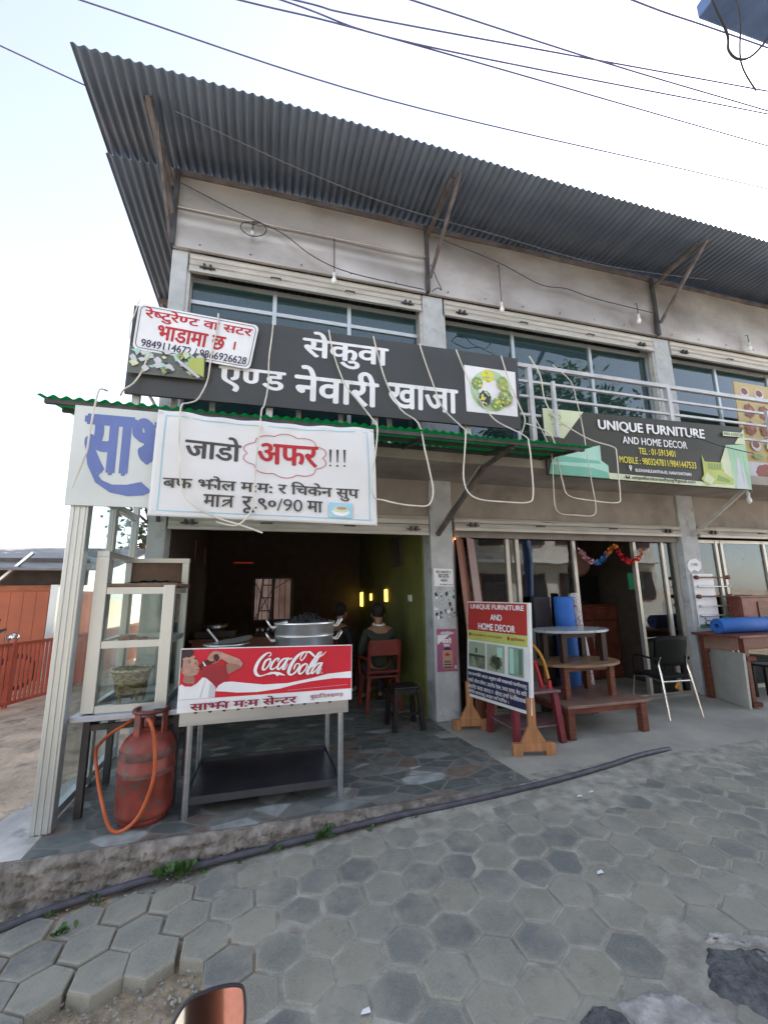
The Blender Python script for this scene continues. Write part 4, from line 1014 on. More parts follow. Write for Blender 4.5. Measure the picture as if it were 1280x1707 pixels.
for x, z0, z1, b_, lab in BULBS:
    t = thing("hanging_bulb", lab, "light bulb", (x, 4.88, z1), 0, "bulbs hanging along the facade")
    mb = MB(); mb.tube([(x, 4.92, z0), (x, 4.88, z0 - .01), (x + .004, 4.88, z1 + .09)], .006, 6); mb.build("cord", wirek, t)
    mb = MB(); mb.lathe([(.001, .1), (.02, .098), (.022, .05), (.024, .045), (.001, .044)], (x, 4.88, z1), 14); mb.build("socket", whitep, t)
    if b_:
        mb = MB(); mb.lathe([(.016, .044), (.017, .03), (.03, .0), (.034, -.025), (.028, -.05), (.012, -.066), (.001, -.068)], (x, 4.88, z1), 18); mb.build("bulb", M('bulb_glass', (.72, .72, .7, 1), .1), t)
t = thing("hanging_bulb", "bulb under the balcony slab below the end of the furniture sign", "light bulb", (6.6, 4.3, 2.7), 0, "bulbs hanging along the facade")
mb = MB(); mb.tube([(6.6, 4.3, 2.93), (6.6, 4.3, 2.84)], .01, 6); mb.build("cord", whitep, t)
mb = MB(); mb.lathe([(.001, .1), (.022, .098), (.024, .045), (.001, .044)], (6.6, 4.3, 2.74), 14); mb.build("socket", whitep, t)
mb = MB(); mb.lathe([(.016, .044), (.03, .0), (.036, -.025), (.028, -.05), (.001, -.068)], (6.6, 4.3, 2.74), 18); mb.build("bulb", MATS['bulb_glass'], t)
FW = [('black wire drooping across the first metal panel from the roof corner', [(-1.15, 4.9, 6.5), (-.6, 4.9, 6.3), (-.2, 4.9, 6.17), (.1, 4.88, 6.05), (.5, 4.88, 5.8), (1.0, 4.88, 5.67), (2.0, 4.88, 5.63)]),
      ('thin black wire coiled round the bare lamp holder', [(-.25, 4.9, 6.17), (-.4, 4.88, 6.1), (-.42, 4.88, 6.0), (-.3, 4.88, 5.93), (-.16, 4.88, 5.98), (-.12, 4.88, 6.08), (-.2, 4.89, 6.16), (-.28, 4.89, 6.1), (-.285, 4.88, 6.0)]),
      ('black wire hooked on the pillar below the middle roof strut', [(2.12, 4.88, 6.05), (2.2, 4.86, 5.8), (2.26, 4.86, 5.66), (2.2, 4.86, 5.68), (2.12, 4.88, 5.62)]),
      ('black wire drooping along the second metal panel', [(2.2, 4.9, 6.55), (3.2, 4.88, 6.33), (3.9, 4.88, 6.1), (4.4, 4.88, 6.12), (4.9, 4.88, 6.05), (6.1, 4.88, 6.0)]),
      ('pale wire strung under the corrugated eave', [(-1.1, 4.2, 6.68), (.2, 4.45, 6.63), (1.5, 4.6, 6.58), (3.0, 4.6, 6.5), (5.0, 4.7, 6.52), (7, 4.6, 6.6)]),
      ('black wire clipped down the grey pillar between the shops', [(2.33, 4.985, 2.3), (2.34, 4.985, 2.0), (2.335, 4.985, 1.6), (2.33, 4.99, 1.2)]),
      ('thin dark wire crossing the curtain picture of the furniture sign', [(5.3, 4.0, 3.47), (5.7, 3.97, 3.36), (6.3, 3.95, 3.28)])]
for i, (lab, pts) in enumerate(FW):
    tag(MB().tube(pts, .006 if i != 4 else .004, 6, smooth_path=5).build("facade_wire", M('grey_cable', (.2, .2, .22, 1), .6) if i == 4 else wirek), lab, "wire", "thin wires fixed to the facade")
# overhead lines along the street
OW = [((-14, 4.75, 9.1), (-2.4, 4.7, 8.55), (1.4, 4.69, 8.45), (6.6, 4.41, 8.5), (18, 3.9, 9.3), 'lowest overhead wire running just above the roof edge'),
      ((-14, 5.0, 9.2), (-.5, 4.17, 8.5), (1.23, 4.02, 8.46), (6.55, 3.8, 8.5), (18, 3.3, 9.4), 'second overhead wire up from the roof edge'),
      ((-14, 4.9, 9.4), (-.03, 4.04, 8.5), (1.62, 3.99, 8.46), (6.53, 3.47, 8.5), (18, 2.4, 9.3), 'middle overhead wire that crosses its neighbour over the first shop'),
      ((-14, 5.2, 9.5), (.11, 4.01, 8.52), (1.19, 3.9, 8.5), (6.52, 3.22, 8.5), (18, 2.0, 9.3), 'overhead wire that slants least across the sky'),
      ((-14, 4.6, 9.4), (1.49, 3.63, 8.5), (4.2, 3.52, 8.48), (6.66, 3.4, 8.5), (18, 3.0, 9.3), 'steeper overhead wire that crosses two others high in the sky'),
      ((-14, 3.2, 9.4), (1.5, 3.0, 8.6), (4.05, 2.93, 8.5), (5.36, 2.87, 8.5), (18, 2.4, 9.3), 'faint topmost overhead wire near the grey pole arm')]
for pts in OW:
    P0, P1, P2, P3 = Vector(pts[1]), Vector(pts[2]), Vector(pts[-4]), Vector(pts[-3])
    ln = [tuple(P0 + (P0 - P1).normalized() * 9), tuple(P0 + (P0 - P1).normalized() * 3)] + [tuple(q_) for q_ in pts[1:-2]] + [tuple(P3 + (P3 - P2).normalized() * 3), tuple(P3 + (P3 - P2).normalized() * 12)]
    tag(MB().tube(ln, .010, 6, smooth_path=8).build("overhead_wire", M('overhead_cable', (.11, .1, .2, 1), .6)), pts[5], "wire", "overhead wires along the street")
tag(MB().tube([(-6.89, 4.55, 8.45), (-3.49, 5.39, 8.45), (-2.64, 5.6, 8.45), (1.6, 6.65, 8.5)], .010, 6, smooth_path=8).build("overhead_wire", MATS['overhead_cable']), 'lone wire that runs behind the corner of the tin roof', "wire", "overhead wires along the street")
t = thing("utility_pole", "pale blue grey utility pole arm reaching over the street with slack wires", "pole", (7.6, -.9, -.3))
MB().tube([(7.6, -.9, -.4), (7.6, -.9, 9.2)], [.15, .1], 14).build("pole", M('pole_paint', (.09, .15, .30, 1), .6), t)
MB().box(4.2, 1.95, 7.42, 4.2 + 3.9, 2.35, 7.6, .02, rad(-2)).bar((7.6, -.9, 7.3), (6.6, 2.1, 7.5), .08).build("cross_arm", MATS['pole_paint'], t)
mb = MB()
mb.tube([(4.25, 2.14, 7.45), (4.0, 2.15, 7.2), (4.3, 2.25, 7.0), (4.44, 2.34, 6.98), (4.62, 2.37, 6.98), (4.75, 2.31, 7.0), (5.0, 2.2, 7.3)], .012, 6, smooth_path=5)
mb.tube([(4.3, 2.14, 7.45), (4.45, 2.2, 7.2), (4.65, 2.37, 6.95), (4.95, 2.45, 6.8)], .008, 6, smooth_path=5)
mb.build("slack_wire", wirek, t)

# ------------------------------------------------------------------ restaurant front: partition, case, cylinder, cart
t = thing("glass_partition", "aluminium framed glass partition along the open end of the restaurant floor", "partition", (-1.3, 4.3, 0))
XP = -1.315
def post(y, w_, d_, z1, name='post'):
    mb = MB(); mb.box(XP - w_ / 2, y - d_ / 2, 0.004, XP + w_ / 2, y + d_ / 2, z1, .004)
    for k in (-1, 0, 1): mb.box(XP - w_ / 2 + w_ * (.5 + .3 * k) - .006, y - d_ / 2 - .006, .004, XP - w_ / 2 + w_ * (.5 + .3 * k) + .006, y - d_ / 2 + .002, z1)
    mb.build(name, alu, t)
post(3.605, .12, .085, 2.95); post(4.32, .06, .06, 2.95); post(5.0, .06, .06, 2.95)
mb = MB(); mb.box(XP - .025, 3.576, .03, XP + .025, 4.97, .085).box(XP - .025, 3.576, 2.28, XP + .025, 4.97, 2.34).box(XP - .025, 3.576, 2.9, XP + .025, 4.97, 2.95); mb.build("rail", alu, t)
for a, b_ in ((3.576, 4.29), (4.35, 4.97)): MB().box(XP - .004, a, .085, XP + .004, b_, 2.28).build("pane", glass_clear, t)
mb = MB(); mb.smooth = True; vv = []
for i in range(13):
    for j in range(6): vv.append((XP + .03 * math.sin(i * .9 + j), 4.5 + .04 * i, 2.5 + .11 * j - .06 * abs(math.sin(i * .5))))
mb.add(vv, [(i * 6 + j, i * 6 + j + 1, (i + 1) * 6 + j + 1, (i + 1) * 6 + j) for i in range(12) for j in range(5)])
o = tag(mb.build("green_cloth", gm, fix=False), "green plastic cloth stuffed above the glass partition under the awning", "cloth")

t = thing("display_case", "aluminium and glass food display case on dark legs beside the gas cylinder", "display case", (-.9, 4.0, 0))
cx0, cx1, cy0, cy1 = -1.20, -.66, 3.70, 4.36
def cpost(x, y, z0, z1, w_=.075): MB().box(x - w_ / 2, y - .03, z0, x + w_ / 2, y + .03, z1, .003).build("post", alu, t)
cpost(cx0 + .04, cy0, .69, 1.80, .085); cpost(cx1 - .03, cy0, .69, 1.585, .08); cpost(cx0 + .04, cy1, .69, 1.80, .05); cpost(cx1 - .03, cy1, .69, 1.80, .055)
mb = MB()
for z in (.71, 1.155, 1.545): mb.box(cx0 + .083, cy0 - .02, z - .025, cx1 - .07, cy0 + .02, z + .025); mb.box(cx0 + .066, cy1 - .02, z - .025, cx1 - .058, cy1 + .02, z + .025)
for z in (.71, 1.155, 1.545):
    for x in (cx0 + .04, cx1 - .03): mb.box(x - .02, cy0 + .031, z - .02, x + .02, cy1 - .031, z + .02)
mb.box(cx0, cy0 - .03, 1.801, cx0 + .08, cy1 + .03, 1.84).box(cx0 + .081, cy1 - .03, 1.801, cx1 + .0, cy1 + .03, 1.84)
mb.build("rail", alu, t)
MB().box(cx0 - .05, cy0 - .07, .645, cx1 + .14, cy1 + .06, .684, .004).build("tray", M('tray_metal', (.4, .42, .5, 1), .35, .8, .1), t)
MB().box(cx0 + .08, cy0 + .03, 1.135, cx1 - .07, cy1 - .03, 1.142).build("shelf", glass_clear, t)
MB().box(cx0 + .03, cy0 - .02, 1.575, cx1 + .02, cy1 - .03, 1.6).build("top_board", M('brown_board', (.16, .1, .07, 1), .7, 0, .2), t)
for (a, b_) in ((.735, 1.13), (1.18, 1.52)):
    MB().box(cx0 + .083, cy0 - .004, a, cx1 - .07, cy0 + .004, b_).build("pane", glass_clear, t)
    MB().box(cx1 - .034, cy0 + .04, a, cx1 - .026, cy1 - .04, b_).build("pane", glass_clear, t)
    MB().box(cx0 + .066, cy1 - .004, a, cx1 - .058, cy1 + .004, b_).build("pane", glass_clear, t)
MB().box(cx0 + .066, cy1 - .006, 1.6, cx1 - .058, cy1 + .006, 1.8).build("back_panel", M('brown_board', (.16, .1, .07, 1)), t)
for x, y in ((cx0 + .03, cy0 + .05), (cx1 + .08, cy0 + .05), (cx0 + .03, cy1 - .05), (cx1 + .08, cy1 - .05)): MB().box(x - .022, y - .022, .002, x + .022, y + .022, .645).build("leg", darksteel, t)
mb = MB(); mb.box(cx0 + .053, cy0 + .035, .56, cx1 + .057, cy0 + .065, .6).box(cx0 + .015, cy0 + .073, .56, cx0 + .045, cy1 - .073, .6); mb.build("stand_rail", darksteel, t)
# on and in the case
mb = MB(); mb.smooth = True; vv = []
for i in range(15):
    for j in range(9): vv.append((-1.06 + .03 * i, 3.9 + .03 * j, 1.612 + .022 * abs(math.sin(i * 1.1 + j * .7)) * math.sin(math.pi * i / 14)))
mb.add(vv, [(i * 9 + j, (i + 1) * 9 + j, (i + 1) * 9 + j + 1, i * 9 + j + 1) for i in range(14) for j in range(8)])
tag(mb.build("folded_cloth", M('teal_cloth', (.03, .16, .13, 1), .8), fix=False), "crumpled dark green cloth lying on top of the display case", "cloth")
t = thing("food_plate", "metal plate of reddish fried meat on the display case shelf", "plate", (-.96, 3.95, 1.142))
MB().lathe([(.001, .003), (.12, .003), (.155, .02), (.157, .022), (.12, .009), (.001, .009)], (-.95, 3.95, 1.144), 28).build("plate", steel, t)
mb = MB()
for k in range(16):
    a = random.random() * 6.28; r_ = .09 * random.random() ** .5
    mb.ball((-.97 + r_ * math.cos(a), 3.94 + r_ * math.sin(a) * .7, 1.167 + .012 * random.random()), .026, (1.3, .9, .7), 6)
mb.build("fried_meat", M('fried_meat', (.22, .05, .03, 1), .4, 0, .5, 30), t)
t = thing("wicker_basket", "woven cane basket with pale rim inside the lower glass compartment", "basket", (-.97, 3.95, .69))
mb = MB(); c_ = (-.965, 3.96, .69)
mb.lathe([(.001, .045), (.09, .05), (.108, .1), (.128, .2), (.142, .245), (.132, .245), (.118, .2), (.098, .1), (.001, .06)], c_, 36)
mb.build("body", M('cane_weave', (.34, .25, .12, 1), .8, 0, .5, 26, (1, 1, 3), bump=.8, bscale=90), t)
mb = MB(); pts = [(c_[0] + .141 * math.cos(a * math.pi / 12), c_[1] + .141 * math.sin(a * math.pi / 12), c_[2] + .247) for a in range(25)]; mb.tube(pts, .011, 8)
mb.build("rim", M('cane_rim', (.5, .42, .3, 1), .8, 0, .4, 60), t)
for k in range(5):
    a = k * 1.257 + .4; MB().tube([(c_[0] + .105 * math.cos(a), c_[1] + .105 * math.sin(a), c_[2] + .11), (c_[0] + .092 * math.cos(a), c_[1] + .092 * math.sin(a), c_[2] + .0)], [.016, .008], 8).build("leg", MATS['cane_weave'], t)

# gas cylinder
t = thing("gas_cylinder", "scuffed red gas cylinder with dark band and carrying ring at the kerb edge", "gas cylinder", (-.735, 3.62, 0))
cylm = M('cylinder_red', (.22, .045, .033, 1), .5, 0, .25, 9, second=(.11, .065, .055, 1), sec=(.55, .6), secscale=15, bump=.15)
c_ = (-.735, 3.62, .0)
prof = [(.155, .035), (.172, .05), (.178, .08), (.178, .295), (.183, .3), (.183, .33), (.178, .335), (.178, .43), (.172, .475), (.15, .52), (.11, .553), (.05, .57), (.035, .572), (.035, .585), (.001, .586)]
MB().lathe([(.001, .035)] + prof, c_, 40).build("body", cylm, t)
MB().lathe([(.179, .405), (.1805, .41), (.1805, .455), (.176, .46)], c_, 40).lathe([(.184, .302), (.1845, .305), (.1845, .326), (.184, .33)], c_, 40).build("band", M('cylinder_band', (.13, .06, .05, 1), .7, 0, .3, 14), t)
MB().lathe([(.135, .002), (.148, .002), (.15, .04), (.14, .06), (.13, .06), (.135, .002)], c_, 32).build("foot_ring", cylm, t)
mb = MB(); pts = [(c_[0] + .11 * math.cos(a * math.pi / 14), c_[1] + .11 * math.sin(a * math.pi / 14), .70) for a in range(29)]; mb.tube(pts, .0145, 8); mb.build("carrying_ring", M('ring_rust', (.16, .05, .04, 1), .5, .2, .3), t)
for a in (2.2, 4.1, 5.9): MB().box(-.028, -.006, .0, .028, .006, .17, 0).build("stay", M('ring_rust', (.16, .05, .04, 1)), t) if False else MB(Matrix.Translation((c_[0] + .108 * math.cos(a), c_[1] + .108 * math.sin(a), .535)) @ Matrix.Rotation(a + 1.57, 4, 'Z')).box(-.026, -.006, 0, .026, .006, .165).build("stay", cylm, t)
MB().lathe([(.001, .58), (.035, .58), (.04, .6), (.04, .64), (.03, .65), (.03, .67), (.001, .672)], c_, 18).build("valve", M('ring_rust', (.16, .05, .04, 1)), t)
tag(MB().tube([(-.735, 3.57, .645), (-.72, 3.47, .67), (-.69, 3.42, .65), (-.659, 3.41, .544), (-.644, 3.41, .358), (-.669, 3.41, .216), (-.729, 3.41, .083), (-.819, 3.42, .02), (-.891, 3.44, .05), (-.963, 3.5, .184), (-1.03, 3.6, .3), (-1.1, 3.75, .42), (-1.08, 3.78, .467), (-.998, 3.72, .543), (-.903, 3.7, .6), (-.8, 3.75, .66), (-.7, 4.0, .64), (-.5, 4.1, .66)], .0115, 10, smooth_path=6).build("gas_hose", M('orange_rubber', (.42, .09, .025, 1), .5)), "orange rubber gas hose looping round the red cylinder", "hose")

# food cart
t = thing("food_cart", "stainless steel cart with perforated apron and a low shelf", "food cart", (.09, 3.88, 0))
MB().box(-.53, 3.47, .755, .69, 4.33, .775, .003).build("top", steel, t)
ap = MB(); ap.box(-.525, 3.475, .60, .675, 3.5, .755, .003).box(-.525, 4.3, .62, .675, 4.32, .755).box(-.525, 3.5, .62, -.505, 4.3, .755).box(.655, 3.5, .62, .675, 4.3, .755)
ap = ap.build("apron", steel, t)
for k in range(11):
    x = -.42 + .095 * k
    MB().lathe([(.001, -.0005), (.0105, -.0005), (.0135, -.002), (.0135, .001)], (x, 3.4735, .692), 14, 'Y').build("vent_hole", darksteel, ap)
for x, y in ((-.455, 3.51), (.62, 3.51), (-.47, 4.27), (.63, 4.27)): MB().tube([(x, y, .0), (x, y, .04), (x, y, .62)], [.022, .024, .024], 16).build("leg", steel, t)
mb = MB(); mb.box(-.43, 3.5, .085, .597, 3.515, .135).box(-.43, 3.515, .1, .6, 4.25, .108).box(-.445, 4.25, .085, .605, 4.262, .135).box(-.47, 3.535, .085, -.455, 4.25, .12).box(.615, 3.535, .085, .63, 4.25, .12); mb.build("shelf", M('dark_tray', (.09, .095, .11, 1), .35, .7, .15), t)
t = thing("steamer_pot", "two tiered aluminium steamer pot with paired handles on the cart", "pot", (.365, 3.86, .775))
c_ = (.365, 3.86, .775)
MB().lathe([(.001, .0), (.235, .0), (.245, .01), (.245, .375), (.252, .378), (.252, .393), (.24, .393)], c_, 48).build("lower_tier", potmetal, t)
MB().lathe([(.236, .393), (.25, .40), (.25, .472), (.258, .476), (.26, .492), (.252, .495), (.242, .48), (.242, .45), (.001, .445)], c_, 48).build("upper_tier", potmetal, t)
for z in (.345, .455):
    for sg in (-1, 1):
        MB().tube([(c_[0] + sg * .243, c_[1] - .05, c_[2] + z), (c_[0] + sg * .28, c_[1] - .05, c_[2] + z), (c_[0] + sg * .315, c_[1] - .045, c_[2] + z + .055), (c_[0] + sg * .315, c_[1] + .045, c_[2] + z + .055), (c_[0] + sg * .28, c_[1] + .05, c_[2] + z), (c_[0] + sg * .243, c_[1] + .05, c_[2] + z)], .0085, 8, smooth_path=3).build("handle", potmetal, t)
mb = MB(); mb.smooth = True; vv = [];
for i in range(11):
    for j in range(24):
        a = j * math.pi / 12; r_ = .17 * math.sin(i / 10 * 1.57 + .02) * (1 + .13 * math.sin(j * 2.3 + i)); vv.append((c_[0] + .03 + r_ * math.cos(a), c_[1] + r_ * math.sin(a), c_[2] + .45 + .095 * math.cos(i / 10 * 1.57) * (1 + .25 * math.sin(j * 1.7 + i * 2.1)) + .012 * math.sin(j * 4.1 + i)))
mb.add(vv, [(i * 24 + j, i * 24 + (j + 1) % 24, (i + 1) * 24 + (j + 1) % 24, (i + 1) * 24 + j) for i in range(10) for j in range(24)])
tag(mb.build("plastic_bag", M('black_bag', (.025, .022, .024, 1), .25, 0, .3, 20, bump=.8, bscale=30), fix=False), "crumpled black plastic bag heaped in the steamer pot", "bag")
t = thing("small_pot", "small aluminium pot with tilted lid and ladle on the cart", "pot", (-.26, 3.8, .775))
c_ = (-.26, 3.8, .775)
MB().lathe([(.001, 0), (.14, 0), (.15, .01), (.15, .33), (.175, .335), (.177, .345), (.15, .345), (.145, .33), (.145, .02), (.001, .015)], c_, 36).build("body", potmetal, t)
mb = MB(); mb.smooth = True; vv = []
for i in range(7):
    for j in range(20):
        a = j * math.pi / 10; r_ = .145 * i / 6; vv.append((c_[0] + .035 + r_ * 1.15 * math.cos(a), c_[1] + r_ * math.sin(a), c_[2] + .358 + .03 * (i / 6) ** 2 * math.cos(a) + .02 * (1 - (i / 6) ** 2) + .012 * math.sin(a * 2) * i / 6))
mb.add(vv, [(i * 20 + j, i * 20 + (j + 1) % 20, (i + 1) * 20 + (j + 1) % 20, (i + 1) * 20 + j) for i in range(6) for j in range(20)]); mb.build("lid", potmetal, t, fix=False)
MB().tube([(c_[0] - .02, c_[1], c_[2] + .3), (c_[0] - .15, c_[1] - .02, c_[2] + .46)], .009, 8).build("ladle", steel, t)

# ------------------------------------------------------------------ inside the restaurant
redpl = M('red_plastic', (.15, .022, .015, 1), .4, 0, .12)
def plastic_chair(name, label, loc, rz, m, group=None):
    t = thing(name, label, "chair", loc, rz, group); x = X(t)
    MB(x).box(-.22, -.21, .41, .22, .21, .44, .012).build("seat", m, t)
    mb = MB(x)
    for sx in (-1, 1): mb.bar((sx * .2, .2, .44), (sx * .2, .29, .88), .04, .03)
    mb.box(-.2, .255, .70, .2, .285, .9, .01).bar((-.2, .225, .5), (.2, .225, .5), .04, .025)
    mb.build("backrest", m, t)
    for sx in (-1, 1):
        for sy in (-1, 1): MB(x).bar((sx * .19, sy * .18, .41), (sx * .23, sy * .22, 0), .045, .035).build("leg", m, t)
        MB(x).tube([(sx * .2, .25, .66), (sx * .235, .05, .66), (sx * .235, -.17, .64), (sx * .22, -.19, .43)], .02, 8, smooth_path=3).build("armrest", m, t)
    return t
plastic_chair("plastic_chair", "red plastic chair with open back that a diner sits on inside the restaurant", (1.56, 5.85, 0), math.pi, redpl)
t = thing("plastic_stool", "black plastic stool in front of the red chair inside the restaurant", "stool", (1.62, 4.98, 0)); 
mb = MB(); mb.box(1.46, 4.83, .43, 1.78, 5.13, .455, .01); mb.build("seat", black, t)
mb = MB(); mb.box(1.47, 4.84, .37, 1.77, 4.86, .43).box(1.47, 5.1, .37, 1.77, 5.12, .43).box(1.47, 4.86, .37, 1.49, 5.1, .43).box(1.75, 4.86, .37, 1.77, 5.1, .43).box(1.45, 4.95, .14, 1.47, 5.0, .17).bar((1.47, 4.84, .17), (1.77, 4.84, .17), .03); mb.build("apron", black, t)
for sx in (-1, 1):
    for sy in (-1, 1): MB().bar((1.62 + sx * .135, 4.98 + sy * .13, .43), (1.62 + sx * .165, 4.98 + sy * .16, 0), .05).build("leg", black, t)
t = thing("counter_table", "long brown wooden table at the rear of the restaurant", "table", (-.2, 7.0, 0))
MB().box(-.95, 6.6, .86, .75, 7.3, .9).build("tabletop", M('table_brown', (.2, .085, .05, 1), .5, 0, .2, 5), t)
MB().box(-.9, 6.64, .74, .7, 6.67, .86).box(-.9, 7.24, .74, .7, 7.27, .86).build("apron", M('table_brown', (.2, .085, .05, 1)), t)
for x in (-.88, .68):
    for y in (6.66, 7.24): MB().box(x - .03, y - .03, 0, x + .03, y + .03, .86).build("leg", M('table_brown', (.2, .085, .05, 1)), t)
for k in range(10):
    x = -.05 + .075 * (k % 5); y = 6.75 + .09 * (k // 5)
    tag(MB().lathe([(.001, 0), (.022, 0), (.027, .09), (.03, .12), (.027, .12), (.024, .09), (.001, .01)], (x, y, .9), 12).build("steel_glass", steel), "steel tumbler in the rows on the brown table behind the cart", "glass", "steel tumblers on the rear table")
t = thing("gas_stove", "dark gas stove with pans at the rear of the restaurant", "stove", (-.6, 6.95, .9))
MB().box(-.9, 6.75, .9, -.35, 7.2, 1.0, .01).build("body", darksteel, t); MB().lathe([(.001, 0), (.13, 0), (.17, .08), (.175, .08), (.14, -.005)], (-.65, 6.97, 1.01), 20).build("pan", steel, t)
# sconces and slit windows
amber = emit_mat('amber_lamp', (1, .62, .08, 1), 1.1); orange_e = emit_mat('outside_glow', (.8, .3, .06, 1), .18); red_e = emit_mat('red_glow', (.6, .04, .01, 1), .05); white_e = emit_mat('downlight_glow', (1, .85, .65, 1), 3)
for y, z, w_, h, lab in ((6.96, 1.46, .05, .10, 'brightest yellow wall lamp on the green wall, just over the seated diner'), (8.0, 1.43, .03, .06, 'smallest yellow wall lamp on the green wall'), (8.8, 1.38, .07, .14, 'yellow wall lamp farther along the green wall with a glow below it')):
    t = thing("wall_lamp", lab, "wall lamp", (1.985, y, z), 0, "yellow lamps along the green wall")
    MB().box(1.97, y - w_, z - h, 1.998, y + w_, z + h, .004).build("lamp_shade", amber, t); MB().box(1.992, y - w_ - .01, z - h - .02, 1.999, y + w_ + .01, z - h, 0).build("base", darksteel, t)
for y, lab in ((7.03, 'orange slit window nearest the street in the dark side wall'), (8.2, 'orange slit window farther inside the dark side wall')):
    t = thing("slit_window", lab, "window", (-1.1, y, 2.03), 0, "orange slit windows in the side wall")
    MB().box(-1.06, y - .065, 2.035, -1.05, y + .065, 2.325).build("pane", orange_e, t); MB().box(-1.075, y - .068, 2.032, -1.04, y + .068, 2.045).build("frame", darksteel, t)  # pane emits orange in place of light coming in from outside
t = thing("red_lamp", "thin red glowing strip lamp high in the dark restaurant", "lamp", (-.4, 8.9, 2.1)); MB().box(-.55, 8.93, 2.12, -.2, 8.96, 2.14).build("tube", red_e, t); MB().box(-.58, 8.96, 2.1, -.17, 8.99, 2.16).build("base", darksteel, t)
t = thing("switch_plate", "white switch plate on the green restaurant wall", "switch", (1.99, 5.75, 1.4)); MB().box(1.985, 5.7, 1.38, 1.999, 5.84, 1.47, .003).build("plate", whitep, t)
for k in range(3): MB().box(1.98, 5.715 + .042 * k, 1.4, 1.986, 5.74 + .042 * k, 1.45).build("switch", whitep, t)
t = thing("picture_frame", "dark framed picture high on the green restaurant wall", "picture", (1.98, 6.3, 1.9)); MB().box(1.97, 6.1, 1.9, 1.998, 6.6, 2.35, .005).build("frame", darksteel, t); MB().box(1.965, 6.14, 1.94, 1.971, 6.56, 2.31).build("canvas", M('dark_canvas', (.08, .06, .05, 1), .5), t)
# ------------------------------------------------------------------ people inside
def skin(name, nodes, edges, m, parent, sub=2, root=0):
    me = bpy.data.meshes.new(name); inv = root_matrix(parent).inverted()
    me.from_pydata([tuple(inv @ Vector(p[:3])) for p in nodes], edges, [])
    o = bpy.data.objects.new(name, me); COL.objects.link(o)
    o.modifiers.new("skin", 'SKIN'); sb_ = o.modifiers.new("smooth", 'SUBSURF'); sb_.levels = sub; sb_.render_levels = sub
    for i, p in enumerate(nodes):
        r_ = p[3] if len(p) == 4 else (p[3], p[4])
        me.skin_vertices[0].data[i].radius = (r_, r_) if not isinstance(r_, tuple) else r_
        me.skin_vertices[0].data[i].use_root = (i == root)
    dg = bpy.context.evaluated_depsgraph_get(); dg.update()
    nm = bpy.data.meshes.new_from_object(o.evaluated_get(dg)); nm.name = name
    bpy.data.objects.remove(o); bpy.data.meshes.remove(me)
    for p in nm.polygons: p.use_smooth = True
    nm.materials.clear(); nm.materials.append(m)
    o = bpy.data.objects.new(name, nm); COL.objects.link(o); o.parent = parent
    return o
skinm = M('skin', (.3, .16, .1, 1), .55, 0, .08, 12)
